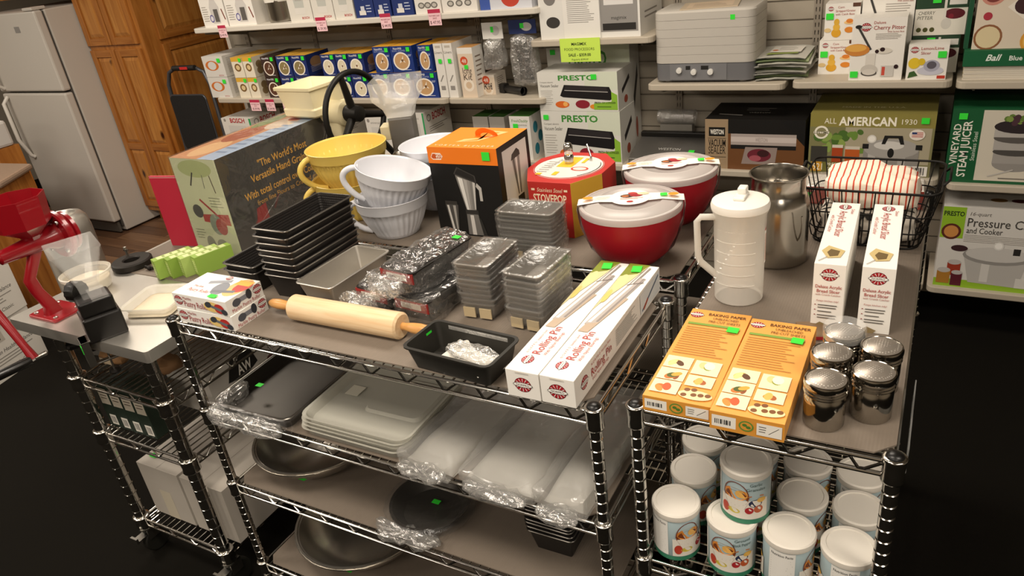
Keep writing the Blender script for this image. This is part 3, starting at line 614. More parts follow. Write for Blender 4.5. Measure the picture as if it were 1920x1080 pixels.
F_ = Face((-.067, -.129, 0), (1, 0, 0), (0, 0, 1), .129, .158); F_.text('Stainless Steel', .5, .86, .012, '#f0d8b8', shear=.2, maxw=.075); F_.text('STOVEPOP', .5, .71, .024, '#f2ddbd', maxw=.1, bold=.02); F_.line((.08, .86), (.16, .86), .006, '#f0d8b8'); F_.line((.84, .86), (.92, .86), .006, '#f0d8b8'); F_.greek(.1, .1, .85, .55, 7, '#d8a090'); F_.done('front_print', t)
F_ = Face((-.1, -.1, .1595), (1, 0, 0), (0, 1, 0), .2, .2); F_.rect(.32, .46, .56, .9, '#f0b92a'); F_.ell(.7, .42, .026, .017, '#c23a2c'); F_.ell(.7, .42, .02, .012, '#e8d6c8'); F_.text('STOVEPOP', .26, .6, .012, '#a8a49c', rot=1.4, maxw=.07); F_.greek(.12, .2, .3, .7, 6, '#b5b0a8'); F_.rect(.62, .66, .67, .86, '#f0b92a'); F_.rect(.4, .12, .47, .26, '#f0b92a'); F_.rect(.16, .1, .24, .18, '#f0b92a'); F_.done('lid_print', t)
mb = MB(); mb.lathe([(.013, 0), (.014, .02), (.011, .026), (.013, .03), (.013, .05), (.009, .058), (.001, .06)], chrome, 20, c=(-.012, .03, .159)); mb.build('crank_knob', t, 50)
mb = MB(); mb.tube([(.045, .055, .159), (.045, .055, .172), (.02, .09, .195)], .003, chrome, 8); mb.build('crank_rod', t, 50)
# big red bowls with clear lids and paper bands
redm = M('red_plastic', '#930a1a', .45, var=.05, scale=200, spec=.4); lid_m = M('frosted_lid', '#d9d4cf', .3, alpha=.62, spec=.5); lid_pink = lid_m   # the red bowl shows through the frosted rim
def red_bowl(label, x, y, r=.127):
    t = thing('lidded_bowl', label, 'bowl', (x, y, TOP), group='lidded red bowls'); h = .15
    mb = MB(); mb.lathe([(r * .45, 0), (r * .5, .003), (r * .72, .03), (r * .88, .07), (r * .96, .11), (r * .985, h), (r * .95, h), (r * .9, .09), (r * .5, .008), (.001, .006)], redm, 48); mb.build('bowl', t, 50)
    mb = MB(); mb.lathe([(r * .99, h - .012), (r * 1.0, h - .002), (r * .985, h + .003), (r * .93, h + .004)], lid_pink, 48, cap0=False, cap1=False); mb.build('lid_rim', t, 50)
    mb = MB(); mb.lathe([(r * .95, h + .003), (r * .9, h + .001), (r * .82, h + .008), (r * .62, h + .012), (r * .6, h + .009), (.001, h + .009)], lid_m, 48, cap0=False); mb.build('lid', t, 50)
    band = ink('#eeeae0', .5); mb = MB(); pts = []; hw = .021
    path = [(-r * .52, 0.0), (-r * .8, .04), (-r * .985, .1), (-r * 1.03, h - .004), (-r * 1.01, h + .008), (-r * .6, h + .0145), (0, h + .0135), (r * .6, h + .0145), (r * 1.01, h + .008), (r * 1.03, h - .004), (r * .985, .1), (r * .8, .04), (r * .52, 0.0)]
    for (px_, pz_) in path:
        ww = hw if abs(px_) > r * .3 else hw * 1.5; pts.append([(px_, -ww, pz_), (px_, ww, pz_)])
    mb.rings(pts, band, closed=False); bo = mb.build('paper_band', t); bo.rotation_euler = (0, 0, .33)
    mb = MB(); mb.lathe([(.05, h + .0142), (.05, h + .0148), (.001, h + .0149)], band, 32); mb.build('label_disc', t)
    F_ = Face((-.12, -.06, h + .0152), (1, 0, 0), (0, 1, 0), .24, .12)
    F_.ell(.47, .56, .017, .011, '#3b2a22'); F_.ell(.45, .55, .009, .006, '#b86a3a'); F_.ell(.56, .6, .016, .012, '#9c1f28'); F_.ell(.52, .7, .011, .007, '#b33a3a'); F_.ell(.63, .66, .014, .009, '#d8c9a8'); F_.greek(.4, .36, .64, .46, 2, '#c98a84'); F_.ell(.5, .24, .008, .005, '#b02a2a')
    d_ = F_.done('label_print', t); d_.rotation_euler = (0, 0, .33)
    F_ = Face((-.12, -.02, h + .0175), (1, 0, 0), (0, 1, 0), .24, .04); F_.greek(.14, .2, .3, .8, 3, '#c9c2b6'); d_ = F_.done('band_print', t); d_.rotation_euler = (0, 0, .33)
    for u_ in (.07, .93): g_ = Face((-.12, -.02, h + .0175), (1, 0, 0), (0, 1, 0), .24, .04); g_.ell(u_, .5, .013, .010, '#e0922a'); d_ = g_.done('medallion', t); d_.rotation_euler = (0, 0, .33)
    g_ = Face((-.12, -.02, h + .0175), (1, 0, 0), (0, 1, 0), .24, .04); g_.rect(.8, .3, .87, .75, '#35e03a'); d_ = g_.done('price_sticker', t); d_.rotation_euler = (0, 0, .33)
    return t
red_bowl('lidded red bowl standing behind the long rolling pin boxes', -.628, 1.618)
red_bowl('lidded red bowl standing beside the popcorn box at the back edge', -.612, 1.885)
# small grey mill with clear hopper on the back rack
t = thing('grain_mill', 'grey electric grain mill with a clear square hopper', 'grain mill', (-1.53, 1.925, TOP), .45)
gmill = M('mill_grey', '#625e58', .4, var=.03); 
mb = MB(); mb.box(-.04, -.05, 0, .06, .05, .012, gmill); mb.box(-.03, -.035, .012, .05, .04, .27, gmill); mb.build('body', t, bevel=.006)
mb = MB(); mb.box(-.062, -.028, .2, -.03, .03, .245, M('mill_cream', '#d4c9a6', .45)); mb.build('spout', t, bevel=.003)
mb = MB(); mb.lathe([(.034, 0), (.036, .004), (.036, .05), (.03, .054), (.001, .054)], zinc, 28, c=(0, -.035, .14), axis=(0, -1, 0)); mb.build('adjusting_knob', t, 40)
clear = M('clear_acrylic', '#f2f2ee', .06, alpha=.16, spec=.8)
mb = MB(); mb.rings([rrect(.085, .075, .012, 2, .01, 0, .272), rrect(.1, .09, .012, 2, .01, 0, .3), rrect(.15, .14, .012, 2, .01, 0, .335), rrect(.155, .145, .012, 2, .01, 0, .39)], M('hopper_acrylic', '#efeee8', .08, alpha=.34, spec=.8), True, True, False); mb.build('hopper', t, 40)
mb = MB(); 
for x_ in (-.025, .045): mb.box(x_, -.066, .32, x_ + .002, .066, .385, clear)
mb.build('hopper_fins', t)
# ================================================================ end-on rack, top shelf
pitch_m = M('translucent_white', '#e8e4da', .35, alpha=.62, spec=.4); white_pl = M('white_plastic', '#eae6dd', .4)
t = thing('pitcher', 'translucent white plastic pitcher with lid and long side handle', 'pitcher', (-.335, 1.487, TOP))
R_ = .0525
mb = MB(); mb.lathe([(R_ * .9, 0), (R_ * .97, .004), (R_ * .98, .02), (R_, .12), (R_ * 1.03, .2), (R_ * 1.1, .207), (R_ * 1.12, .218), (R_ * 1.0, .218)], pitch_m, 48, cap1=False); mb.build('jug', t, 40)
mb = MB()
for z in (.05, .075, .1, .125, .15, .175): mb.tube([(math.cos(a) * R_ * 1.012, math.sin(a) * R_ * 1.012, z) for a in [-2.4 + 1.7 * i / 16 for i in range(17)]], .0005, white_pl, 4)
mb.build('measure_lines', t)
mb = MB(); mb.lathe([(R_ * 1.13, .212), (R_ * 1.15, .22), (R_ * 1.1, .228), (R_ * .8, .231), (.001, .232)], white_pl, 48, cap0=True); mb.build('lid', t, 40)
mb = MB(); mb.box(-.012, -.018, .231, .012, .03, .238, white_pl); mb.box(-.009, .008, .236, .009, .034, .25, white_pl); mb.build('lid_tab', t, bevel=.003)
mb = MB(); a_ = 3.65; ca, sa = math.cos(a_), math.sin(a_); pth = [(R_ * .95, .196), (R_ + .03, .2), (R_ + .038, .19), (R_ + .036, .11), (R_ + .03, .095), (R_ * .95, .06)]
mb.tube([(ca * x, sa * x, z) for x, z in pth], .0075, pitch_m, 8); mb.build('handle', t, 50)
F_ = Face((0, 0, .09), (1, 0, 0), (0, 0, 1), .04, .1, cyl=(R_ * 1.01, -.35)); F_.rect(.3, .0, .9, .75, '#f2efe8'); F_.rect(.3, .75, .9, .95, '#a83c34'); F_.rect(.36, .05, .84, .68, '#d8b8a8'); F_.greek(.4, .1, .8, .64, 7, '#9c4a40'); F_.done('printed_label', t)
# milk can
can_st = M('milk_can_steel', '#a9a49b', .2, metal=1.0)
t = thing('milk_can', 'shiny stainless steel milk can with open neck behind the pitcher', 'can', (-.298, 1.70, TOP))
mb = MB(); r = .071; mb.lathe([(r * .92, 0), (r, .006), (r, .135), (r * .98, .152), (r * .88, .17), (r * .84, .176), (r * .84, .205), (r * .88, .213), (r * .9, .215), (r * .86, .216), (r * .81, .204), (r * .8, .176), (r * .78, .17), (.001, .166)], can_st, 48); mb.build('body', t, 40)
mb = MB(); mb.tube([(math.cos(a) * r * .9, math.sin(a) * r * .9, .215) for a in [2 * PI * i / 40 for i in range(40)]], .0022, can_st, 6, closed=True); mb.build('rim_bead', t, 60)
mb = MB(); mb.lathe([(r * .7, .168), (r * .55, .174), (.014, .176), (.005, .18), (.005, .188), (.001, .19)], can_st, 30, cap0=False); mb.build('stopper', t, 50)
mb = MB(); mb.tube([(math.cos(a) * .009, -.002, .192 + math.sin(a) * .008) for a in [2 * PI * i / 12 for i in range(12)]], .0015, can_st, 5, closed=True); mb.build('stopper_ring', t, 60)
mb = MB(); mb.tube([(r * 1.05 * math.cos(a), r * .3 * math.sin(a) - .02, .14 - .1 * math.sin(a / 1.0) if 0 <= a <= PI else .14) for a in [PI * i / 14 for i in range(15)]], .002, can_st, 6); b_ = mb.build('bail_handle', t, 60); b_.rotation_euler = (0, 0, -.55); b_.location = (.012, -.012, 0)
# wire basket with towels
bk = M('black_wire', '#14120f', .5, metal=.4)
t = thing('wire_basket', 'black wire basket holding striped dish towels', 'basket', (-.115, 1.905, TOP + .003), -.02)
bw, bd, bh = .30, .24, .145
def bring(z, f): return [(p[0], p[1], z) for p in rrect(bw * f, bd * f, .03, 4)]
mb = MB()
for z, f, rr in ((.0, .78, .0022), (.04, .84, .0018), (.085, .92, .0018), (bh, 1.0, .003)): mb.tube(bring(z, f), rr, bk, 6, closed=True)
mb.build('hoops', t, 60)
mb = MB()
for i in range(8):
    u = -.42 + .84 * i / 7
    mb.tube([(u * bw, -bd / 2, bh), (u * bw * .84, -bd / 2 * .80, .012), (u * bw * .78, -bd / 2 * .72, 0), (u * bw * .78, bd / 2 * .72, 0), (u * bw * .84, bd / 2 * .80, .012), (u * bw, bd / 2, bh)], .0016, bk, 5)
for i in range(5):
    u = -.4 + .8 * i / 4
    mb.tube([(-bw / 2, u * bd, bh), (-bw / 2 * .80, u * bd * .84, .012), (-bw / 2 * .72, u * bd * .78, 0), (bw / 2 * .72, u * bd * .78, 0), (bw / 2 * .80, u * bd * .84, .012), (bw / 2, u * bd, bh)], .0016, bk, 5)
mb.build('cage_wires', t, 60)
for s in (-1, 1):
    mb = MB(); mb.tube([(s * bw / 2, -.05, bh), (s * (bw / 2 + .012), -.045, bh + .012), (s * (bw / 2 + .012), .045, bh + .012), (s * bw / 2, .05, bh)], .003, bk, 6); mb.build('side_handle', t, 60)
def towel_mat(name, base, stripe, dark=False):
    m = bpy.data.materials.new(name); m.use_nodes = True; nt = m.node_tree; b = nt.nodes['Principled BSDF']; b.inputs['Roughness'].default_value = .9
    tc = nt.nodes.new('ShaderNodeTexCoord'); wv = nt.nodes.new('ShaderNodeTexWave'); wv.bands_direction = 'X'; wv.inputs['Scale'].default_value = 22; wv.inputs['Distortion'].default_value = .9; nt.links.new(tc.outputs['Object'], wv.inputs[0])
    cr = nt.nodes.new('ShaderNodeValToRGB'); cr.color_ramp.elements[0].position = .82; cr.color_ramp.elements[1].position = .9; cr.color_ramp.elements[0].color = lin(base); cr.color_ramp.elements[1].color = lin(stripe)
    nt.links.new(wv.outputs[1], cr.inputs[0]); o_ = cr.outputs[0]
    if dark:
        w2 = nt.nodes.new('ShaderNodeTexWave'); w2.bands_direction = 'Y'; w2.inputs['Scale'].default_value = 14; nt.links.new(tc.outputs['Object'], w2.inputs[0]); c2 = nt.nodes.new('ShaderNodeValToRGB'); c2.color_ramp.elements[0].position = .82; c2.color_ramp.elements[1].position = .9; c2.color_ramp.elements[0].color = (1, 1, 1, 1); c2.color_ramp.elements[1].color = lin(stripe)
        nt.links.new(w2.outputs[1], c2.inputs[0]); mx = nt.nodes.new('ShaderNodeMix'); mx.data_type = 'RGBA'; mx.blend_type = 'MULTIPLY'; mx.inputs[0].default_value = 1; nt.links.new(o_, mx.inputs[6]); nt.links.new(c2.outputs[0], mx.inputs[7]); o_ = mx.outputs[2]
    nt.links.new(o_, b.inputs['Base Color']); _mats[name] = m; return m
def towel(label, x, y, z, w, d, h, m, seed, rz=0):
    mb = MB(); n = 20; k = 12; rs = []
    for i in range(k + 1):
        a = PI * i / k; ring = []
        for j in range(n):
            b_ = 2 * PI * j / n; q = Vector((math.sin(a) * math.cos(b_), math.sin(a) * math.sin(b_), -math.cos(a))); e = 1 / max(abs(q.x), abs(q.y), abs(q.z)); e = 1 + (e - 1) * .93; q = q * e
            p = Vector((q.x * w / 2, q.y * d / 2, q.z * h / 2)); dn = noise.noise(p * 22 + Vector((seed, 0, 0))) * .011; ring.append((p.x + dn, p.y + dn * .6, p.z + dn - .012 * (p.x / w) + h / 2))
        rs.append(ring)
    mb.rings(rs, m, True, True, True); o = mb.build('dish_towel', None, 60, loc=(x, y, z), rz=rz); return tag(o, label, 'towel', 'dish towels in the wire basket')
tw = towel_mat('towel_red_stripe', '#efe3cf', '#c2472f'); td = towel_mat('towel_black_check', '#cfc6b8', '#2a2724', True)
towel('white towel with black checks, folded at the basket bottom', -.115, 1.90, TOP + .008, .21, .16, .075, td, 2)
towel('cream towel with thin red stripes, folded on top in the basket', -.115, 1.912, TOP + .088, .205, .17, .065, tw, 5)
# red shrink-wrapped packets behind the basket
for k, (x, y) in enumerate(((-.305, 2.095), (-.04, 2.095))):
    b = carton('wrapped_packet', ['red and white wrapped packet behind the basket near the milk can', 'red and white wrapped packet behind the basket at the rack end'][k], .17, .1, .05, (x + (0 if k == 0 else -.05), y + .02, TOP), .05, '#b8483a', {'top': '#dcd6cc'}, cat='packet')
    mb = MB(); crumple(mb, (0, 0, .0275), (.185, .115, .058), film, 26, 14, .006, 30, seed=k, flat=.15); mb.build('plastic_wrap', b, 30)
    if k == 0: sticker(b, faces_of(.17, .1, .05)['front'], .6, .5)
# bread slicer boxes
def slicer(F, w, d, h):
    f = F['front']; f.logo(.5, .84, .0135); f.text('Deluxe Acrylic', .5, .66, .0072, '#b0524a', maxw=.048, bold=.01); f.text('Bread Slicer', .5, .59, .0072, '#b0524a', maxw=.042, bold=.01); f.text('with Crumb Catcher', .5, .535, .0045, '#b5706a', maxw=.046)
    f.text('Keeps kitchen tidy!', .5, .44, .0042, '#b5706a', maxw=.04)
    for k, vv in enumerate((.36, .28, .2)): f.poly([(.1, vv), (.1, vv + .02), (.16, vv + .01)], '#8e2a2a')
    f.greek(.2, .31, .85, .39, 2, '#5a5550'); f.greek(.2, .25, .8, .29, 1, '#5a5550'); f.greek(.2, .15, .85, .23, 2, '#5a5550'); f.poly([(.05, .02), (.3, .1), (.6, .05), (.5, .0), (.05, .0)], '#8d7a55')
    f = F['topW']  # x from the far end towards the front
    f.logo(.08, .5, .013); f.text('Deluxe', .12, .8, .007, '#b0524a', 'l'); f.text('Acrylic Bread Slicer', .16, .5, .016, '#a83a36', 'l', maxw=.14); f.text('with Crumb Catcher', .24, .18, .008, '#b5605a', 'l', maxw=.1)
    f.poly([(.74, .3), (.82, .12), (.92, .35), (.9, .75), (.8, .85)], '#c9b37c'); f.poly([(.79, .4), (.84, .3), (.9, .42), (.88, .66), (.81, .7)], '#6d5a38'); f.line((.9, .35), (.97, .1), .0018, '#9a948c')
s1 = carton('bread_slicer_box', 'narrow white bread slicer box standing next to the milk can', .058, .325, .142, (-.148, 1.563, TOP), .03, draw=slicer)
s2 = carton('bread_slicer_box', 'narrow white bread slicer box standing at the rack edge', .058, .325, .142, (-.062, 1.568, TOP), .025, draw=slicer)
# baking paper boxes
def bpaper(F, w, d, h):
    f = F['top']; f.logo(.13, .925, .0115); f.text('BAKING PAPER', .63, .945, .0105, '#5a3312', maxw=.075, bold=.01); f.text('UNBLEACHED', .63, .9, .009, '#7a5220', maxw=.05); f.text('PRE-CUT SHEETS', .63, .86, .009, '#7a5220', maxw=.062)
    f.rect(.06, .80, .78, .825, '#7d9a3c'); f.greek(.07, .45, .9, .78, 13, '#b07a34', t=.006)
    def pic(u0, v0, u1, v1, cs):
        f.rect(u0, v0, u1, v1, '#f1e2b8'); r_ = random.Random(int(u0 * 100 + v0 * 999))
        for c_ in cs: f.ell(u0 + (u1 - u0) * r_.uniform(.28, .72), v0 + (v1 - v0) * r_.uniform(.3, .7), (u1 - u0) * w * r_.uniform(.14, .26), (v1 - v0) * d * r_.uniform(.14, .24), c_, 12, r_.uniform(0, 3))
    pic(.05, .30, .46, .42, ['#e8c26a', '#5c3a1e', '#f2d58c']); pic(.5, .27, .9, .41, ['#e9c98a', '#8f9a3c', '#f6ead0']); pic(.05, .175, .46, .29, ['#8a4a22', '#c8722e', '#4d5a1e', '#d8a23e']); pic(.5, .15, .9, .255, ['#d8893a', '#a85a28', '#e2b25a']); pic(.05, .045, .46, .165, ['#d96a2a', '#e08a3a', '#c8582a']); 
    f.ell(.72, .07, .03, .014, '#f4dba4', 20)
    for (u, v) in ((.58, .11), (.68, .115), (.56, .06), (.7, .07), (.8, .075), (.9, .08)): f.ell(u, v, .0055, .0055, '#7a4a22', 10)
    f = F['front']; f.rect(.0, .0, 1, 1, '#d8953c'); f.rect(.03, .18, .36, .82, '#ece8de'); f.bars(.07, .35, .3, .62, n=9); f.ell(.5, .5, .012, .0105, '#5d8a3a'); f.ell(.5, .5, .0095, .008, '#d8953c'); f.ell(.48, .55, .004, .003, '#4c7a30'); f.ell(.53, .45, .004, .003, '#4c7a30'); f.rect(.64, .15, .97, .82, '#ece8de'); f.line((.8, .3), (.93, .7), .001, '#3a352e'); f.greek(.67, .3, .78, .7, 3, '#5a5550')
p1 = carton('baking_paper_box', 'orange baking paper box lying flat at the rack corner', .121, .326, .031, (-.3365, 1.193, TOP), .01, '#e3a04a', draw=bpaper)
p2 = carton('baking_paper_box', 'orange baking paper box lying flat beside the metal shakers', .121, .322, .036, (-.2125, 1.178, TOP), .0, '#e3a04a', draw=bpaper)
sticker(p1, faces_of(.121, .326, .031)['top'], .82, .78, .022, .02, rot=-.05); sticker(p2, faces_of(.121, .322, .036)['top'], .8, .79, .022, .02, rot=-.05)
# shakers
shk = M('shaker_steel', '#b0aba2', .13, metal=1.0)
def perf_mat(name, c):
    m = M(name, c, .35, metal=.6); nt = m.node_tree; b = nt.nodes['Principled BSDF']; tc = nt.nodes.new('ShaderNodeTexCoord'); v = nt.nodes.new('ShaderNodeTexVoronoi'); v.inputs['Scale'].default_value = 240; v.inputs['Randomness'].default_value = .15; nt.links.new(tc.outputs['Object'], v.inputs['Vector'])
    cr = nt.nodes.new('ShaderNodeValToRGB'); cr.color_ramp.elements[0].position = .28; cr.color_ramp.elements[1].position = .34; cr.color_ramp.elements[0].color = lin('#cfc8bd'); cr.color_ramp.elements[1].color = lin(c); nt.links.new(v.outputs['Distance'], cr.inputs[0]); nt.links.new(cr.outputs[0], b.inputs['Base Color']); return m
perf_grey = perf_red = perf_mat('perforated_steel', '#978f85')
def shaker(label, x, y, top, clear_lid=False, s=1.0):
    t = thing('shaker', label, 'shaker', (x, y, TOP), random.uniform(0, 6), 'steel shakers'); r = .0335 * s; h = .088 * s
    mb = MB(); mb.lathe([(r * .92, 0), (r * .97, .003), (r * .97, .056), (r * .92, .059), (r * .92, .062)], shk, 40); mb.build('cup', t, 40)
    mb = MB(); mb.lathe([(r * .96, .060), (r * 1.02, .063), (r * .98, .066), (r * 1.02, .069), (r * .98, .072), (r * 1.03, .075), (r * 1.04, .080), (r * 1.0, .085), (r * .93, h - .002), (r * .9, h - .003)], shk, 40, cap0=False, cap1=False); mb.build('screw_lid', t, 30)
    mb = MB(); mb.lathe([(r * .92, h - .003), (r * .6, h + .002), (.001, h + .004)], top, 40, cap0=False); mb.build('perforated_top', t, 60)
    if clear_lid: mb = MB(); mb.lathe([(r * 1.07, h - .012), (r * 1.08, h + .006), (r * 1.02, h + .01), (.001, h + .011)], clear, 40, cap0=False); mb.build('clear_cover', t, 40)
shaker('steel shaker with perforated top beside the front half of the orange box', -.104, 1.094, perf_red)
shaker('steel shaker with perforated top, the closest to the corner post at the rack edge', -.037, 1.139, perf_red)
shaker('steel shaker with perforated top beside the middle of the orange box', -.106, 1.178, perf_grey)
shaker('steel shaker with perforated top at the rack edge, second from the corner post', -.033, 1.221, perf_grey)
shaker('steel shaker with a clear cover, closest to the bread slicer boxes', -.096, 1.252, perf_red, True)
carton('flat_packet', 'small red and brown printed packet between slicer box and shakers', .08, .06, .008, (-.152, 1.38, TOP), .3, '#7a6248', {'front': '#b52a34'}, cat='packet')
# clear label holder on the side rail
mb = MB(); mb.box(.0, -.10, -.035, .002, .10, .012, clear); o = mb.build('label_holder', None, loc=(RX1 + .016, 1.16, TOP - .01)); tag(o, 'clear plastic price label holder clipped to the side rail', 'label holder')
# ---------------------------------------------------------------- cans on the shelf below
lid_w = M('can_lid_white', '#e6e0d5', .4); lid_g = lid_w; tin = M('tin', '#b8b3aa', .3, metal=1.0)
def can(label, x, y, z, ang, lid, title=None):
    r, h = .0455, .118; t = thing('spice_can', label, 'can', (x, y, z), 0, 'large cans of baking goods')
    mb = MB(); mb.lathe([(r * .96, 0), (r, .003), (r, h - .012), (r * .98, h - .01)], ink('#a9bcc0', .4), 40); mb.build('can_body', t, 40)
    mb = MB(); mb.lathe([(r * 1.03, h - .016), (r * 1.05, h - .012), (r * 1.05, h - .003), (r * 1.0, h), (r * .86, h), (r * .84, h - .002), (.001, h - .002)], lid, 40); mb.build('lid', t, 30)
    F_ = Face((0, 0, 0), (1, 0, 0), (0, 0, 1), .285, h, cyl=(r * 1.002, ang))
    F_.rect(0, 0, 1, .09, '#2f7a5c'); F_.rect(.0, .10, .17, .85, '#eceae4'); F_.text('Nutrition Facts', .085, .78, .006, '#1c1b1a', maxw=.04, bold=.015); F_.greek(.015, .12, .155, .72, 12, '#6a6762')
    for o_ in (.2, .62):
        F_.rect(o_, .1, o_ + .33, .48, '#e4ded2'); F_.ell(o_ + .11, .5, .024, .018, '#7a3d1c'); F_.ell(o_ + .11, .58, .023, .014, '#d88a3a'); F_.ell(o_ + .15, .6, .012, .009, '#e6b25e')
        F_.poly([(o_ + .04, .42), (o_ + .19, .42), (o_ + .17, .3), (o_ + .06, .3)], '#6b3a22'); F_.ell(o_ + .24, .42, .013, .009, '#2c3350'); F_.ell(o_ + .2, .28, .008, .008, '#a82a2e'); F_.ell(o_ + .26, .3, .009, .009, '#b8562a'); F_.ell(o_ + .1, .24, .012, .006, '#c9b84a'); F_.ell(o_ + .04, .25, .008, .012, '#b8402e'); F_.ell(o_ + .28, .48, .009, .006, '#e0b050')
        pts = [(o_ + .11 + .085 * math.cos(a), .52 + .3 * math.sin(a)) for a in [PI * i / 10 for i in range(11)]]
        for a, b_ in zip(pts[:-1], pts[1:]): F_.line(a, b_, .0018, '#7a3a26')
        if title:
            for k, w_ in enumerate(title): F_.text(w_, o_ + .24, .8 - k * .09, .0072, '#26443c', maxw=.036)
        F_.greek(o_ + .19, .53, o_ + .31, .6, 1, '#b8703a')
    F_.done('wrapped_label', t); return t
cz = RL2 + .003
XS = (-.36, -.25, -.145, -.043); YS_ = (1.092, 1.195, 1.298)
lab = [['white lidded can beside the left post, first row', 'white lidded can under the leaning top can, first row', 'white lidded can third along the first row', 'white lidded can beside the right post, first row'],
       ['white lidded can second row beside the left post', 'can half hidden behind the stacked can, second row', 'white lidded can in the middle of the second row', 'white lidded can second row near the right post'],
       ['white lidded can back row beneath the orange box corner', 'can at the back mostly hidden by the stacked can', 'white lidded can in the back row centre', 'white lidded can back row near the right post']]
angs = [[-2.7, -3.65, -2.2, -2.1], [-2.4, -2.5, -2.3, -2.3], [-2.5, -2.2, -2.6, -2.4]]
for j in range(3):
    for i in range(4):
        can(lab[j][i], XS[i] + (.006 if j == 1 else 0), YS_[j], cz, angs[j][i], lid_g if (j, i) in ((1, 2), (2, 2)) else lid_w, ('Ground', 'Black Pepper') if (j, i) == (0, 1) else None)
can('white lidded can stacked on top of the other cans', -.232, 1.12, cz + .1185, -3.7, lid_g, ('Garlic', 'Granules'))
# ================================================================ lower shelves of the front rack
z2 = L2 + .005; z3 = L3 + .005; z4 = L4 + .005
t = thing('sheet_pan', 'dark rectangular sheet pan wrapped in clear plastic on the second shelf', 'pan', (-1.462, 1.15, z2), .02)
pan_mb(.26, .29, .035, .01, M('dark_sheet', '#3f3b36', .38, metal=.5), r=.025, rim=.006, wire=.003, wire_m=rim_grey).build('pan_body', t, 40)
wrap_sheet(t, .292, .315, .037, film_flat, seed=4, amp=.004)
mb = MB(); crumple(mb, (-.118, -.1, .018), (.04, .12, .04), film_mat('clear_film_end'), 26, 12, .012, 36, seed=5, flat=.5); mb.build('bunched_corner', t, 20)
mb = MB(); crumple(mb, (-.01, -.165, .008), (.27, .04, .04), film_mat('clear_film_end'), 30, 12, .012, 36, seed=2, flat=.5); mb.build('bunched_edge', t, 20)
mb = MB(); mb.box(-.06, -.06, .043, -.04, -.045, .0436, ink('#35e03a', .6)); mb.build('price_sticker', t)
lidm = M('frosted_lid_pan', '#d6d4c8', .38, alpha=.5, spec=.4)
for k in range(4):
    t = thing('lid_tray', 'frosted clear plastic pan lid, ' + ('lowest', 'third from the top', 'second from the top', 'topmost with a paper label')[k] + ' in its stack', 'lid', (-1.137 + .004 * k, 1.152 + .002 * (k % 2), z2 + .0125 * k), .015 * (k % 2), 'frosted plastic lids on the second shelf')
    mb = MB(); mb.rings([rrect(.30, .27, .03, 5, 0, 0, .0), rrect(.315, .285, .032, 5, 0, 0, .022), rrect(.325, .295, .034, 5, 0, 0, .024), rrect(.31, .28, .032, 5, 0, 0, .022), rrect(.29, .26, .03, 5, 0, 0, .003)], lidm, True, True, True); mb.build('tray', t, 40)
    if k == 3:
        mb = MB(); mb.rings([rrect(.17, .15, .02, 4, .05, .02, .004), rrect(.16, .14, .02, 4, .05, .02, .012)], lidm, True, False, True); mb.build('raised_panel', t, 40)
        mb = MB(); mb.box(-.125, -.01, .006, -.085, .03, .0066, ink('#dcd8c8')); mb.build('paper_label', t)
bagm = film_mat('milky_bag', glossy=.10, milky=.2, rough=.22, bscale=14, bump=.5); sheet_w = M('stacked_film_sheets', '#dedbd2', .32, alpha=.62, spec=.6, bump=.35, bscale=9, stretch=(6, .6, 1))
for k, (x, y, w_, d_, rz, h_, lab_) in enumerate(((-.885, 1.165, .14, .3, -.14, .04, 'clear bag of plastic sheets leaning against the frosted lids'), (-.71, 1.185, .18, .34, -.06, .035, 'wide clear bag of plastic sheets on the second shelf'), (-.558, 1.19, .1, .36, -.05, .05, 'narrow rolled clear bag of sheets beside the rack post'))):
    t = thing('plastic_bag', lab_, 'bag', (x, y, z2), rz)
    mb = MB(); n, m_ = 14, 18; v = []; f = []
    for i in range(n + 1):
        for j in range(m_ + 1):
            u, q = i / n - .5, j / m_ - .5; e = (1 - (2 * abs(u)) ** 4) * (1 - (2 * abs(q)) ** 6); v.append((u * w_, q * d_, .003 + h_ * e + noise.noise(Vector((u * 4 + k, q * 3, k))) * .006 * e))
    for i in range(n):
        for j in range(m_): a = i * (m_ + 1) + j; f.append((a, a + m_ + 1, a + m_ + 2, a + 1))
    mb.add(v, f, sheet_w); mb.build('sheets', t, 60)
    mb = MB(); crumple(mb, (0, -.012, h_ / 2 + .006), (w_ + .02, d_ + .05, h_ + .012), bagm, 40, 18, .008, 16, seed=k + 20, flat=.2); mb.build('bag_film', t, 35)
    mb = MB(); crumple(mb, (0, -d_ / 2 - .03, .012), (w_ * .9, .05, .02), film_mat('clear_film_end'), 30, 12, .012, 40, seed=k + 30, flat=.5); mb.build('open_end', t, 20)
bowl_st = M('bowl_steel', '#c9c4bb', .27, metal=.95)
def steel_bowl(label, x, y, z, r, h):
    t = thing('steel_bowl', label, 'bowl', (x, y, z))
    mb = MB(); mb.lathe([(r * .45, 0), (r * .5, .002), (r * .75, h * .3), (r * .92, h * .7), (r * .985, h - .006), (r * 1.045, h - .004), (r * 1.05, h), (r * .98, h), (r * .9, h * .7), (r * .7, h * .28), (r * .45, .004), (.001, .003)], bowl_st, 56); mb.build('bowl', t, 40)
    mb = MB(); mb.tube([(math.cos(a) * r * 1.02, math.sin(a) * r * 1.02, h) for a in [2 * PI * i / 48 for i in range(48)]], .0045, bowl_st, 6, closed=True); mb.build('rolled_rim', t, 60)
    mb = MB(); mb.add([(.03, -r * .76, h * .36), (.052, -r * .76, h * .36), (.052, -r * .70, h * .32), (.03, -r * .70, h * .32)], [(0, 1, 2, 3)], ink('#35e03a', .6)); mb.build('price_sticker', t)
steel_bowl('wide steel mixing bowl on the third shelf under the sheet pan', -1.452, 1.19, z3, .178, .085)
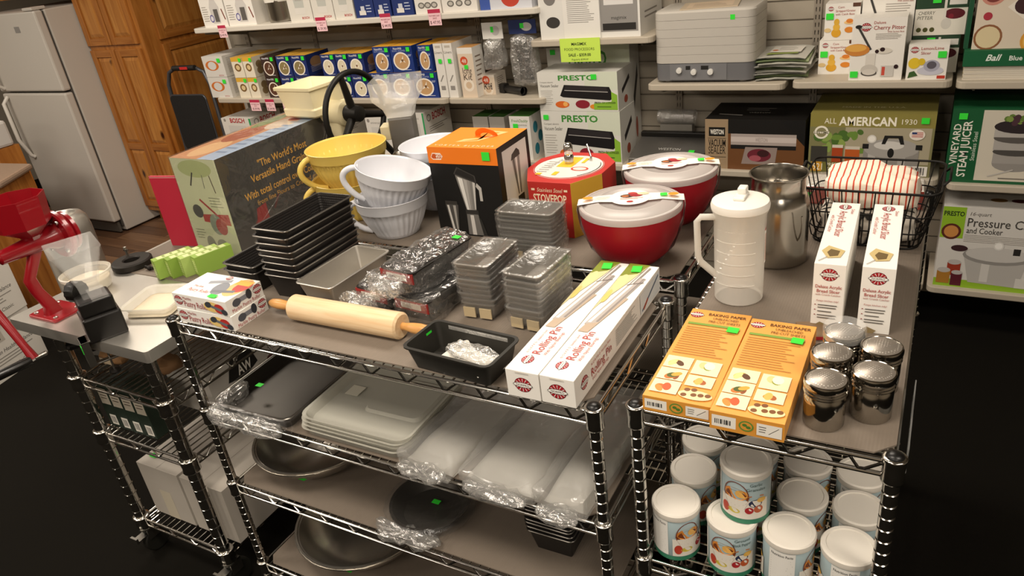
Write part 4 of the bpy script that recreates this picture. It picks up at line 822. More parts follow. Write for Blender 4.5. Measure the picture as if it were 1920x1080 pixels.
steel_bowl('widest steel mixing bowl on the bottom shelf', -1.368, 1.2, z4, .2, .1)
t = thing('pie_pan', 'dark round pie pan wrapped in crinkled clear plastic on the third shelf', 'pan', (-1.02, 1.12, z3))
mb = MB(); mb.lathe([(.075, 0), (.1, .03), (.108, .031), (.108, .033), (.1, .032), (.074, .003), (.001, .002)], M('dark_sheet'), 48); mb.build('pan_body', t, 40)
mb = MB(); mb.lathe([(.085, .0), (.118, .012), (.122, .03), (.112, .039), (.06, .02), (.001, .016)], film_flat, 48, fn=lambda r_, z_, a: r_ * (1 + .05 * noise.noise(Vector((math.cos(a) * 6, math.sin(a) * 6, z_ * 60))))); mb.build('plastic_wrap', t, 25)
mb = MB(); crumple(mb, (.0, -.115, .016), (.19, .05, .03), film_mat('clear_film_end'), 34, 12, .016, 34, seed=12, flat=.5); mb.build('bunched_end', t, 20)
mb = MB(); mb.box(.0, .0, .023, .022, .014, .0236, ink('#35e03a', .6)); mb.build('price_sticker', t)
stack('loaf_pan', 'black loaf pan, @ in the stack on the third shelf', 'black loaf pans on the third shelf', lambda: pan_mb(.115, .24, .066, .012, black_pan, bottom_m=dimple, wire=.0018, wire_m=rim_grey), -.665, 1.215, z3, 7, .0125, .0, seed=11)
# ================================================================ things on the cart
# shrink-wrapped grain mill box
def grain(F, w, d, h):
    f = F['right']; f.rect(0, 0, 1, 1, '#33312f'); 
    f.text('"The World\'s Most', .52, .80, .026, '#e0a63c', maxw=.24, bold=.012); f.text('Versatile Hand Grain Mill"', .52, .68, .026, '#e0a63c', maxw=.33, bold=.012); f.text('With total control over Coarseness', .52, .53, .026, '#e0a63c', maxw=.42, bold=.012); f.text('from fine Flours to Cracked grains', .52, .43, .018, '#d29a38', maxw=.33)
    f.line((0, .36), (1, .36), .002, '#242220'); f.ell(.2, .16, .03, .04, '#6e1a1c'); f.poly([(.17, .2), (.28, .22), (.28, .4), (.2, .38)], '#8e2022'); f.line((.34, .3), (.4, .42), .008, '#5c1a1a')
    f = F['front']; f.rect(0, 0, 1, 1, '#c3c8a4'); f.ell(.5, .9, .08, .03, '#a8b27c'); f.line((.3, .72), (.42, .86), .006, '#3a3a36'); f.line((.6, .7), (.62, .84), .003, '#6a6a60'); f.line((.82, .66), (.78, .84), .004, '#5a4a3a')
    f.poly([(.36, .34), (.95, .32), (.95, .44), (.36, .42)], '#a43a34'); f.ell(.62, .32, .03, .038, '#7e8a78'); f.ell(.72, .3, .026, .03, '#9c4038'); f.line((.4, .58), (.7, .42), .008, '#9c3030'); f.ell(.28, .45, .024, .024, '#4c4c48'); f.ell(.36, .1, .02, .028, '#7a8068'); f.ell(.62, .1, .026, .02, '#8b8f78'); f.greek(.62, .5, .94, .62, 4, '#8f9478'); f.greek(.08, .14, .3, .26, 4, '#8f9478')
    f = F['top']; f.rect(0, 0, 1, 1, '#c98f62'); f.rect(.62, 0, 1, 1, '#a9bcd4'); f.ell(.35, .2, .05, .09, '#e0b684'); f.ell(.3, .5, .05, .1, '#a85a3a'); f.ell(.55, .75, .05, .08, '#d8c4b0'); f.ell(.6, .86, .03, .03, '#a83a38'); f.ell(.15, .8, .03, .1, '#7a8a52'); f.greek(.66, .1, .96, .9, 10, '#7f95b4')
g_w, g_d, g_h = .215, .55, .335
gb = carton('grain_mill_box', 'large shrink-wrapped hand grain mill box with orange lettering', g_w, g_d, g_h, (-2.093, 1.812, CM), .0, '#33312f', {'front': '#c3c8a4', 'top': '#b98d68'}, draw=grain)
mb = MB(); mb.rings([rrect(g_w + .006, g_d + .008, .004, 1, 0, 0, 0), rrect(g_w + .006, g_d + .008, .004, 1, 0, 0, g_h * .6), rrect(g_w + .007, g_d + .009, .004, 1, 0, 0, g_h + .003), rrect(g_w - .03, g_d - .05, .004, 1, 0, 0, g_h + .004)], film_mat('shrink_wrap', glossy=.07, milky=.03, rough=.1, bscale=9, bump=.5), True, False, True); mb.build('shrink_wrap', gb)
mb = MB()
for (a, b_) in (((.112, .28, .33), (.112, .1, .12)), ((.112, .27, .31), (.112, .18, .18)), ((.112, -.2, .06), (.112, -.05, .14))): mb.tube([a, ((a[0] + b_[0]) / 2 + .002, (a[1] + b_[1]) / 2, (a[2] + b_[2]) / 2), b_], .0016, film_mat('shrink_wrap'), 5)
mb.build('film_folds', gb, 60)
# red folder behind the green boxes
o = carton('red_folder', 'flat red cardboard folder standing against the grain mill box', .15, .012, .26, (-2.277, 1.558, CM), .16, '#b0263a', cat='folder', draw=lambda F, w, d, h: F['front'].line((.02, .985), (.98, .985), .002, '#d8a8a8'))
# green boxes
gcol = ('#8fae4a', '#7f9e3c', '#a4bd66', '#88a846')
for k in range(4):
    def gdraw(F, w, d, h, k=k):
        f = F['front']; f.rect(.08, .1, .92, .9, '#a9c463' if k % 2 else '#98b453'); f.greek(.15, .2, .8, .8, 5, '#d9e4b0'); f = F['top']; f.rect(.1, .12, .9, .88, '#c9d69a'); f.greek(.15, .2, .85, .8, 3, '#8a9c50')
    x = -2.125 + k * .041; y = 1.378 + k * .019
    b = carton('tea_box', 'small green carton upright in the row of four, ' + ('nearest the steel ring', 'second from the steel ring', 'third from the steel ring', 'nearest the black loaf pans')[k], .032, .125, .066, (x, y, CM), -.35 + .03 * (k % 2), gcol[k], draw=gdraw, group='green cartons on the cart')
# black millstone ring
t = thing('grinder_ring', 'heavy black metal grinder ring with a wing bolt on the cart', 'ring', (-2.345, 1.372, CM))
mb = MB(); mb.lathe([(.026, 0), (.062, 0), (.066, .004), (.066, .02), (.06, .024), (.03, .024), (.026, .02)], M('cast_iron', '#2a2724', .5, metal=.6), 40, cap0=False, cap1=False); mb.lathe([(.026, .02), (.026, 0)], M('cast_iron'), 40, cap0=False, cap1=False); mb.build('ring', t, 30)
mb = MB(); mb.lathe([(.004, 0), (.004, .03), (.006, .03), (.006, .034), (.001, .035)], zinc, 12, c=(-.045, .02, .022)); mb.box(-.054, .017, .04, -.036, .023, .048, zinc); mb.build('wing_bolt', t, 50)
t = thing('wing_nut', 'black wing nut lying beside the grinder ring', 'wing nut', (-2.24, 1.36, CM))
mb = MB(); mb.sphere((0, 0, .009), .009, M('cast_iron'), 10, 6); mb.build('nut_body', t, 50)
mb = MB(); mb.box(-.022, -.003, .004, .022, .003, .016, M('cast_iron')); mb.build('nut_wing', t, bevel=.002)
# flat container with flour
tubm = M('tub_translucent', '#e4e0d4', .35, alpha=.6); flour = M('flour', '#e6d9bf', .9, var=.05, scale=80, bump=.3, bscale=120)
t = thing('flat_container', 'shallow square translucent container with a little flour, on the steel top', 'container', (-1.965, 1.185, CT), .33)
mb = MB(); mb.rings([rrect(.13, .13, .02, 4, 0, 0, .002), rrect(.15, .15, .022, 4, 0, 0, .03), rrect(.165, .165, .026, 4, 0, 0, .034), rrect(.168, .168, .026, 4, 0, 0, .031), rrect(.15, .15, .022, 4, 0, 0, .026)], tubm, True, True, False); mb.build('tub', t, 40)
mb = MB(); mb.rings([rrect(.145, .145, .02, 4, 0, 0, .004), rrect(.14, .14, .02, 4, 0, 0, .01), rrect(.05, .06, .02, 4, .01, 0, .016)], flour, True, True, True); mb.build('flour', t, 60)
t = thing('round_container', 'round clear container of ground flour under the red mill', 'container', (-2.335, 1.205, CT))
mb = MB(); mb.lathe([(.055, 0), (.062, .004), (.07, .05), (.076, .052), (.078, .062), (.074, .064), (.069, .054)], tubm, 40, cap1=False); mb.build('tub', t, 40)
mb = MB(); mb.lathe([(.054, .003), (.066, .035), (.03, .042), (.001, .045)], flour, 30); mb.build('flour', t, 60)
# ---------------------------------------------------------------- red hand grain mill
redp = M('red_enamel', '#8e0c18', .28, spec=.6, coat=.3)
mx, my = -2.285, 1.055
t = thing('hand_grain_mill', 'red enamel hand-crank grain mill with eight-sided hopper', 'grain mill', (mx, my, CT), .0)
mb = MB(); mb.rings([rrect(.14, .105, .01, 3, 0, 0, 0), rrect(.14, .105, .01, 3, 0, 0, .008)], redp, True, True, True); mb.build('base_plate', t, bevel=.002)
for (bx_, by_) in ((-.05, -.035), (.05, -.035), (.05, .035), (-.05, .035)): mb = MB(); mb.lathe([(.007, .008), (.007, .011), (.003, .013), (.001, .013)], zinc, 8, c=(bx_, by_, 0)); mb.build('bolt', t, 40)
mb = MB(); rs = []
for (y_, z_, w_, d_) in ((-.012, .006, .034, .05), (-.01, .03, .024, .04), (-.03, .09, .02, .034), (-.035, .13, .02, .034), (-.005, .175, .022, .036), (.01, .2, .026, .04)): rs.append(rrect(w_, d_, .006, 3, 0, y_, z_))
mb.rings(rs, redp, True, True, True); mb.build('pedestal', t, 40)
mb = MB(); mb.lathe([(.012, -.09), (.02, -.086), (.022, -.05), (.026, .0), (.028, .05), (.04, .07), (.042, .085)], redp, 28, c=(0, .0, .222), axis=(0, 1, 0)); mb.build('barrel', t, 40)
mb = MB(); mb.lathe([(.07, .085), (.075, .09), (.075, .1), (.068, .108), (.05, .112), (.001, .112)], redp, 36, c=(0, 0, .222), axis=(0, 1, 0)); mb.lathe([(.05, .112), (.06, .118), (.06, .128), (.001, .13)], redp, 36, c=(0, 0, .222), axis=(0, 1, 0)); mb.build('grinding_head', t, 40)
for a in (.8, 2.4, 4.0, 5.5): mb = MB(); mb.lathe([(.006, 0), (.006, .006), (.001, .007)], zinc, 8, c=(math.cos(a) * .062, .082, .222 + math.sin(a) * .062), axis=(0, -1, 0)); mb.build('bolt', t, 40)
def octa(r, z, cy=0): return [(r * math.cos(PI / 8 + PI * i / 4), cy + r * math.sin(PI / 8 + PI * i / 4), z) for i in range(8)]
mb = MB(); mb.rings([octa(.022, .235, .02), octa(.03, .25, .02), octa(.078, .285, .01), octa(.086, .37, .01), octa(.083, .37, .01), octa(.075, .287, .01), octa(.02, .25, .02)], redp, True, False, True); mb.build('hopper', t)
mb = MB(); mb.rod((0, -.16, .222), (0, -.085, .222), .008, zinc, 14); mb.build('shaft', t, 50)
mb = MB(); mb.tube([(-.03, -.112, .25), (-.022, -.112, .232), (-.006, -.112, .236), (.01, -.112, .222), (.022, -.112, .205)], .0022, zinc, 6); mb.build('cotter_pin', t, 60)
mb = MB(); mb.lathe([(.022, -.02), (.024, -.016), (.024, .016), (.022, .02)], redp, 24, c=(0, -.165, .222), axis=(0, 1, 0)); mb.tube([(0, -.165, .222), (.006, -.168, .17), (.03, -.172, .12), (.066, -.172, .07), (.105, -.17, -.0), (.125, -.168, -.04)], [.018, .016, .013, .012, .011, .014], redp, 12); mb.build('crank_arm', t, 50)
mb = MB(); mb.lathe([(.001, 0), (.012, .001), (.014, .01), (.0135, .11), (.011, .118), (.001, .12)], M('black_handle', '#141210', .3, spec=.6), 20, c=(.125, -.175, -.04), axis=(-.25, -1, -.05)); mb.lathe([(.007, 0), (.007, .03), (.003, .034)], zinc, 12, c=(.125, -.165, -.04), axis=(.25, 1, .05)); mb.build('crank_handle', t, 40)
# ---------------------------------------------------------------- black flaker with clear hopper
blk = M('black_abs', '#161412', .38, spec=.5)
t = thing('grain_flaker', 'black clamp-on grain flaker with a clear hopper and side knob', 'grain flaker', (-1.99, 1.02, CT), -.42)
mb = MB(); mb.box(-.05, -.05, 0, .05, .05, .075, blk); mb.box(-.042, -.045, .075, .042, .045, .12, blk); mb.build('body', t, bevel=.006)
mb = MB(); mb.lathe([(.028, 0), (.03, .004), (.03, .03), (.026, .034), (.001, .034)], blk, 28, c=(-.042, -.02, .125), axis=(-.8, -.6, 0), fn=lambda r_, z_, a: r_ * (1 + .03 * math.cos(a * 14))); mb.build('knob', t, 40)
mb = MB(); mb.rings([rrect(.05, .05, .004, 2, 0, 0, .122), rrect(.056, .056, .004, 2, 0, 0, .16), rrect(.09, .075, .004, 2, -.012, 0, .19), rrect(.15, .12, .005, 2, -.012, 0, .262), rrect(.156, .126, .005, 2, -.012, 0, .268), rrect(.146, .116, .005, 2, -.012, 0, .262), rrect(.05, .048, .004, 2, 0, 0, .165)], clear, True, False, False); mb.build('hopper', t, 30)
mb = MB(); mb.box(-.045, -.008, .118, .045, .036, .124, clear); mb.build('chute', t)
mb = MB(); mb.box(-.02, -.075, -.07, .035, -.055, .008, zinc); mb.box(-.02, -.075, .004, .035, -.03, .008, zinc); mb.box(.0, -.06, -.075, .02, .01, -.07, zinc); mb.build('clamp_bracket', t, bevel=.001)
mb = MB(); mb.lathe([(.003, 0), (.003, .06), (.009, .06), (.009, .066)], zinc, 10, c=(.008, -.02, -.11)); mb.lathe([(.014, 0), (.016, .004), (.014, .012), (.001, .014)], blk, 18, c=(.008, -.02, -.12)); mb.build('clamp_screw', t, 40)
mb = MB(); mb.box(-.008, -.0765, -.035, .012, -.0752, -.012, ink('#35e03a', .6)); mb.build('price_sticker', t)
# black clamp knobs under the table edge
for k, (x, y) in enumerate(((-2.2, 1.02), (-2.12, 1.04))):
    mb = MB(); mb.lathe([(.004, .05), (.004, .0), (.022, -.002), (.024, -.01), (.02, -.018), (.001, -.02)], blk, 18, c=(0, 0, -.035), fn=lambda r_, z_, a: r_ * (1 + (.12 * math.cos(a * 5) if z_ < .001 else 0))); o = mb.build('clamp_knob', None, 40, loc=(x, y, CZ - .035)); tag(o, ['black clamp knob under the steel top beside the post', 'black clamp knob under the steel top near the flaker clamp'][k], 'knob')
# cream hand mill with flywheel behind the box
cream = M('cream_enamel', '#e6dab2', .4, spec=.5); fly = M('black_iron_wheel', '#1a1815', .5, metal=.4)
t = thing('flywheel_grain_mill', 'cream cast grain mill with square hopper and black flywheel', 'grain mill', (-1.905, 2.06, CM), -.08)
mb = MB(); mb.box(-.045, -.06, 0, .045, .06, .012, cream); rs = [rrect(.07, .08, .012, 3, 0, 0, .012), rrect(.055, .06, .01, 3, 0, 0, .05), rrect(.055, .06, .01, 3, -.005, 0, .3), rrect(.065, .075, .012, 3, -.012, 0, .33)]; mb.rings(rs, cream, True, True, True); mb.build('pedestal', t, 40)
mb = MB(); mb.lathe([(.04, -.05), (.045, -.04), (.045, .05), (.03, .06)], cream, 28, c=(-.01, 0, .345), axis=(1, 0, 0)); mb.build('housing', t, 40)
mb = MB(); HX = -.115
mb.rings([rrect(.15, .15, .008, 2, HX, 0, .343), rrect(.165, .165, .008, 2, HX, 0, .35), rrect(.168, .168, .008, 2, HX, 0, .372), rrect(.158, .158, .008, 2, HX, 0, .378), rrect(.178, .178, .008, 2, HX - .005, 0, .442), rrect(.19, .19, .008, 2, HX - .005, 0, .444), rrect(.19, .19, .008, 2, HX - .005, 0, .454), rrect(.176, .176, .008, 2, HX - .005, 0, .454), rrect(.1, .1, .008, 2, HX, 0, .39)], cream, True, True, True); mb.build('hopper', t, 30)
wx = .085; wr = .145
mb = MB(); cz_ = .345
mb.tube([(wx, math.cos(a) * wr, cz_ + math.sin(a) * wr) for a in [2 * PI * i / 48 for i in range(48)]], .0105, fly, 10, closed=True); mb.build('wheel_rim', t, 60)
for k in range(3):
    a = PI / 2 + .25 + 2 * PI * k / 3; mb = MB(); mb.tube([(wx - .01, 0, cz_), (wx, math.cos(a) * wr, cz_ + math.sin(a) * wr)], [.016, .011], fly, 8); mb.build('spoke', t, 50)
mb = MB(); mb.lathe([(.03, -.04), (.032, -.02), (.028, .03), (.015, .035)], fly, 24, c=(wx - .01, 0, cz_), axis=(1, 0, 0)); mb.build('hub', t, 40)
a = -.95; mb = MB(); mb.tube([(wx + .01, math.cos(a) * wr * .9, cz_ + math.sin(a) * wr * .9), (wx + .02, math.cos(a) * (wr + .12), cz_ + math.sin(a) * (wr + .12))], [.013, .011], fly, 8); mb.build('extension_arm', t, 50)
# ---------------------------------------------------------------- lower cart shelves
kraft = '#b9b2a8'
for k, (x, w_, lab_) in enumerate(((-2.085, .2, 'plain pale cardboard box with green sticker on the lowest cart shelf'), (-1.875, .195, 'plain pale cardboard box nearest the middle rack, lowest cart shelf'))):
    b = carton('cardboard_box', lab_, w_, .36, .215, (x, 1.22, .16), .0, kraft, draw=lambda F, w, d, h: (F['front'].rect(.35, .0, .62, .55, '#c6bda9'), F['top'].line((.5, 0), (.5, 1), .002, '#8d867a')))
    if k == 0: sticker(b, faces_of(w_, .36, .215)['top'], .2, .12, .03, .018)
for k in range(4):
    def gdr(F, w, d, h):
        f = F['front']; f.rect(.1, .55, .9, .92, '#b8b0a0'); f.greek(.2, .66, .8, .86, 3, '#4a3a30'); f.rect(.3, .06, .85, .3, '#e8e4da'); f.bars(.36, .1, .8, .26, n=7)
    carton('dark_green_box', 'dark green carton with barcode on the cart, ' + ('outermost of the row', 'second of the row', 'third of the row', 'nearest the middle rack')[k], .055, .09, .16, (-2.185 + k * .058, 1.075, .529), .03, '#1c2a20', draw=gdr, group='dark green cartons on the cart')
def claw(F, w, d, h):
    f = F['right']; f.poly([(.14, .45), (.2, .9), (.36, .95), (.4, .5), (.28, .36)], '#22201e'); f.text('E', .24, .78, .026, '#e8e4da', maxw=.05); f.text('AW', .29, .57, .036, '#e8e4da', maxw=.06, bold=.02); f.ell(.52, .3, .03, .03, '#5c2026'); f.greek(.5, .5, .8, .85, 5, '#8f8a82'); f.rect(.86, .4, .9, .6, '#22201e')
carton('appliance_box', 'long white carton with black emblem on the middle cart shelf', .2, .5, .175, (-1.985, 1.44, .529), .0, '#c9c4bc', draw=claw)
t = thing('brown_packet', 'lumpy brown paper packet on the upper wire cart shelf', 'packet', (-2.16, 1.11, .737))
mb = MB(); crumple(mb, (0, 0, .022), (.12, .08, .042), ink('#a07850', .7), 20, 10, .008, 30, seed=41, flat=.5); mb.build('bag', t, 50)
mb = MB(); mb.box(-.03, -.043, .012, .03, -.041, .03, ink('#c9b89c')); mb.build('label', t)
t = thing('brown_packet', 'second brown packet near the cart corner post on the upper wire shelf', 'packet', (-1.95, 1.12, .737))
mb = MB(); crumple(mb, (0, 0, .02), (.11, .08, .038), ink('#8e6a48', .7), 20, 10, .008, 30, seed=47, flat=.5); mb.build('bag', t, 50)
mb = MB(); mb.box(-.03, -.043, .012, .03, -.041, .028, ink('#b8a588')); mb.build('label', t)
# second shelf of the rear rack: a few dark boxes
carton('dark_box', 'dark gold printed box on the rear rack second shelf', .22, .2, .12, (-1.48, 1.72, L2 + .005), .1, '#3a3524', draw=lambda F, w, d, h: [F['left'].rect(.1 + .2 * i, .2, .25 + .2 * i, .8, '#7a6a34') for i in range(4)])
# ================================================================ kitchen side
pine = wood_mat('pine_board', '#92561f', '#b87a38', 2); pine_h = wood_mat('pine_rail', '#8c521e', '#b07436', 0, knots=False); pine_p = wood_mat('pine_panel', '#9a5e24', '#c08642', 2)
def raised_door(name, parent, x0, z0, x1, z1, y, facing='-y', mid=None):
    """frame-and-panel door: two stiles, rails and raised panels"""
    o = bpy.data.objects.new(name, None); 
    mb = MB(); s = .05; zs = [z0, z1] if mid is None else [z0, mid, z1]
    mb.box(x0, y - .018, z0, x0 + s, y, z1, pine); mb.box(x1 - s, y - .018, z0, x1, y, z1, pine)
    for i, z in enumerate(zs): zz = z if i == 0 else (z - s if z == z1 else z - s / 2); mb.box(x0 + s, y - .018, zz, x1 - s, y, zz + s, pine_h)
    for a, b_ in zip(zs[:-1], zs[1:]):
        za, zb = a + s, b_ - s
        if mid is not None and a == mid: za = mid + s / 2
        if mid is not None and b_ == mid: zb = mid - s / 2
        xa, xb = x0 + s, x1 - s; e = .028
        v = [(xa, y - .006, za), (xb, y - .006, za), (xb, y - .006, zb), (xa, y - .006, zb), (xa + e, y - .016, za + e), (xb - e, y - .016, za + e), (xb - e, y - .016, zb - e), (xa + e, y - .016, zb - e)]
        mb.add(v, [(0, 1, 5, 4), (1, 2, 6, 5), (2, 3, 7, 6), (3, 0, 4, 7), (4, 5, 6, 7)], pine_p)
    return mb.build(name, parent, bevel=.003)
KY = 3.40; KX = -4.72
t = thing('pantry_cabinet', 'tall knotty pine pantry cabinet with raised panel doors beside the fridge', 'cabinet', (0, 0, 0))
mb = MB(); mb.box(-5.322, KY, .1, KX, 4.9, 2.4, pine); mb.box(-5.30, KY + .06, 0, KX - .03, 4.88, .1, pine); mb.build('carcass', t)
raised_door('door', t, -5.318, 1.345, -5.05, 2.3, KY); raised_door('door', t, -5.04, 1.345, -4.765, 2.3, KY)
raised_door('door', t, -5.318, .14, -5.05, 1.315, KY, mid=.62); raised_door('door', t, -5.04, .14, -4.765, 1.315, KY, mid=.62)
for (z0, z1) in ((1.345, 2.3), (.14, 1.315)):
    for (y0, y1) in ((3.52, 4.12), (4.14, 4.74)):
        d = raised_door('door', t, y0, z0, y1, z1, 0); d.rotation_euler = (0, 0, PI / 2); d.location = (KX, 0, 0)
t = thing('wall_cabinet', 'knotty pine cupboard hung above the fridge', 'cabinet', (0, 0, 0))
mb = MB(); mb.box(-6.4, 3.35, 1.70, -5.33, 3.95, 2.4, pine); mb.build('carcass', t); raised_door('door', t, -5.87, 1.72, -5.345, 2.38, 3.35); raised_door('door', t, -6.39, 1.72, -5.88, 2.38, 3.35)
# fridge
fw = M('fridge_white', '#c6c1b8', .35, bump=.12, bscale=500); seal = M('fridge_seal', '#4a4743', .7)
fx0, fx1, fy = -6.12, -5.33, 3.10
t = thing('refrigerator', 'white two-door top-freezer refrigerator beside the pine pantry', 'refrigerator', (0, 0, 0))
mb = MB(); mb.box(fx0, fy + .075, .02, fx1, fy + .74, 1.63, fw); mb.build('body', t, bevel=.008)
mb = MB(); mb.box(fx0 + .01, fy + .06, .06, fx1 - .01, fy + .08, 1.62, seal); mb.build('door_gasket', t)
mb = MB(); mb.box(fx0, fy, .11, fx1, fy + .062, 1.083, fw); d = mb.build('door', t, bevel=.012)
mb = MB(); mb.tube([(fx0 + .07, fy - .005, 1.06), (fx0 + .07, fy - .05, 1.02), (fx0 + .075, fy - .055, .75), (fx0 + .09, fy - .02, .62), (fx0 + .1, fy, .6)], .014, ink('#d6d1c8', .35), 10); mb.build('handle', d, 60)
mb = MB(); mb.box(fx0, fy, 1.097, fx1, fy + .062, 1.63, fw); d = mb.build('door', t, bevel=.012)
mb = MB(); mb.tube([(fx0 + .07, fy, 1.12), (fx0 + .07, fy - .05, 1.16), (fx0 + .075, fy - .05, 1.35), (fx0 + .09, fy, 1.4)], .014, ink('#d6d1c8', .35), 10); mb.build('handle', d, 60)
mb = MB(); mb.box(-5.62, fy - .0015, 1.5, -5.56, fy, 1.54, ink('#8d8a86')); mb.build('badge', d)
mb = MB(); mb.box(fx1 - .12, fy + .0, 1.632, fx1 - .01, fy + .1, 1.652, fw); mb.build('hinge_cover', t, bevel=.005)
mb = MB(); mb.box(fx0 + .02, fy + .03, .02, fx1 - .02, fy + .05, .1, ink('#55524c')); mb.build('kick_grille', t)
# island with granite top
gran = M('granite', '#8d7765', .3, var=.5, scale=260, spec=.5)
A = Vector((-4.36, 2.21)); u = Vector((.55, -.84)); v = Vector((-1, -.1)).normalized()
isl = thing('kitchen_island', 'pine kitchen counter with a speckled granite top', 'counter', (0, 0, 0))
P4 = [A, A + v * 1.3, A + v * 1.3 + u * .34, A + u * .34]
mb = MB(); mb.prism([tuple(p) for p in P4][::-1] if False else [tuple(P4[1]), tuple(P4[2]), tuple(P4[3]), tuple(P4[0])], .885, .92, gran); mb.build('granite_top', isl, bevel=.012)
cen = (P4[0] + P4[2]) / 2; Q = [cen + (p - cen) * .94 for p in P4]
mb = MB(); mb.prism([tuple(Q[1]), tuple(Q[2]), tuple(Q[3]), tuple(Q[0])], .0, .885, pine); mb.build('cabinet_base', isl)
# base cupboard by the fridge handle and a white appliance on it
t = thing('base_cupboard', 'low pine cupboard in front of the refrigerator', 'cabinet', (0, 0, 0))
mb = MB(); mb.box(-6.4, 2.45, .0, -5.42, 2.72, .84, pine); mb.build('carcass', t); raised_door('door', t, -5.9, .1, -5.44, .82, 2.45)
t = thing('bread_maker', 'white countertop appliance on the low pine cupboard', 'appliance', (-5.56, 2.6, .84))
mb = MB(); mb.box(-.14, -.1, 0, .14, .1, .17, ink('#cfccc6', .35)); mb.build('case', t, bevel=.02)
mb = MB(); mb.box(-.12, -.08, .17, .12, .08, .18, ink('#4a4742')); mb.build('lid', t, bevel=.005)
# round steel bin
t = thing('steel_bin', 'round stainless steel bin with an open rolled rim near the counter', 'bin', (-3.80, 1.95, 0))
mb = MB(); mb.lathe([(.12, 0), (.125, .01), (.125, .68), (.118, .73), (.1, .755), (.08, .76), (.07, .75), (.07, .7)], steel, 40, cap1=False); mb.build('bin_body', t, 50)
mb = MB(); mb.lathe([(.07, .7), (.07, .69), (.001, .69)], steel, 30, cap0=False); mb.build('bin_inside', t)
# appliance cartons on the floor
def nutri(F, w, d, h):
    f = F['right']; f.text('Life in Healthy Balance', .5, .5, .022, '#3a3734', shear=.25, maxw=.26); f.text('Nutri Mill  Classic', .5, .16, .02, '#5c5750', maxw=.2); f.greek(.15, .26, .85, .42, 3, '#8f8a82'); f.poly([(.2, .66), (.45, .66), (.42, .95), (.25, .95)], '#b8b0a4'); f.rect(.27, .7, .38, .9, '#3f3a36'); f.ell(.62, .8, .03, .03, '#c8742e'); f.line((.15, .6), (.3, .66), .01, '#c8842e')
    f = F['front']; f.greek(.1, .3, .9, .7, 5, '#9a958c')
for k in range(2): carton('appliance_carton', ['lower white appliance carton on the carpet beside the counter', 'upper white appliance carton stacked beside the counter'][k], .36, .34, .29, (-4.25 + .01 * k, 1.56, .291 * k), .25 + .04 * k, '#d8d3ca', draw=nutri)
# step stool leaning against the pine cabinet
tub = M('stool_tube', '#55565a', .35, metal=.5); tread = M('stool_tread', '#121110', .8, bump=.5, bscale=300)
t = thing('step_stool', 'folded step stool with grey tube frame and black tread', 'step stool', (-4.53, 3.30, 0), .04)
pts = [(-.02, 0, .0), (.0, .02, .6), (.015, .03, 1.08), (.05, .035, 1.16), (.12, .035, 1.19), (.3, .035, 1.19), (.37, .035, 1.16), (.40, .03, 1.08), (.41, .02, .6), (.43, 0, .0)]
mb = MB(); mb.tube(pts, .0125, tub, 10); mb.build('hoop_frame', t, 60)
mb = MB(); mb.rod((.03, .06, 0), (.045, .05, .9), .01, tub, 8); mb.rod((.39, .06, 0), (.37, .05, .9), .01, tub, 8); mb.build('rear_legs', t, 60)
mb = MB(); mb.rings([[(p[0], -.022, p[1]) for p in rrect(.32, .36, .03, 4, .21, .84)], [(p[0], -.004, p[1]) for p in rrect(.32, .36, .03, 4, .21, .84)]], tread, True, True, True); d = mb.build('tread', t, 40)
mb = MB(); mb.tube([(p[0], -.013, p[1]) for p in rrect(.326, .366, .03, 4, .21, .84)], .006, tub, 6, closed=True); mb.build('tread_rim', d, 60)
mb = MB(); mb.rings([[(p[0], -.016, p[1]) for p in rrect(.3, .25, .03, 4, .21, .4)], [(p[0], .0, p[1]) for p in rrect(.3, .25, .03, 4, .21, .4)]], tread, True, True, True); mb.build('tread', t, 40)
mb = MB(); mb.rod((.12, .02, 1.19), (.32, .02, 1.19), .017, ink('#1a1816', .6), 10); d = mb.build('grip', t, 50)
mb = MB(); mb.box(.2, .0005, 1.183, .27, .002, 1.2, ink('#c02a28')); mb.build('red_label', d)
# ================================================================ wall shelves
shelf_w = M('shelf_white', '#d2ccc0', .45); shelf_b = M('shelf_beige', '#b6ac9b', .5); brk = M('bracket_grey', '#8f887c', .4, metal=.4)
def wall_shelf(label, x0, x1, z, m, y0=YS, th=.028):
    t = thing('wall_shelf', label, 'shelf', (0, 0, 0)); r = .03
    pts = [(x0, YW - .013), (x0, y0 + r)] + [(x0 + r - r * math.cos(a), y0 + r - r * math.sin(a)) for a in (.4, .8, 1.2)] + [(x0 + r, y0), (x1 - r, y0)] + [(x1 - r + r * math.sin(a), y0 + r - r * math.cos(a)) for a in (.4, .8, 1.2)] + [(x1, y0 + r), (x1, YW - .013)]
    mb = MB(); mb.prism(pts, z - th, z, m); mb.build('board', t, bevel=.004)
    n = max(2, round((x1 - x0) / .6) + 1)
    for i in range(n):
        x = x0 + .06 + (x1 - x0 - .12) * i / (n - 1); mb = MB(); mb.add([(x - .004, YW - .013, z - th), (x - .004, y0 + .04, z - th), (x - .004, y0 + .04, z - th - .014), (x - .004, YW - .013, z - th - .07), (x + .004, YW - .013, z - th), (x + .004, y0 + .04, z - th), (x + .004, y0 + .04, z - th - .014), (x + .004, YW - .013, z - th - .07)], [(0, 1, 2, 3), (7, 6, 5, 4), (0, 4, 5, 1), (1, 5, 6, 2), (2, 6, 7, 3), (3, 7, 4, 0)], brk); mb.build('bracket', t)
    return t
zTL, zM1, zM2, zMG, zDH, zR, zFR, zLO, zB = 1.435, 1.012, 1.014, 1.286, 1.078, 1.084, 1.08, .692, .218
wall_shelf('long white wall shelf carrying ice cream maker and blender boxes', -4.03, -1.665, zTL, shelf_w)
wall_shelf('pale wall shelf carrying the navy bowl scraper boxes', -4.0, -2.25, zM1, shelf_b)
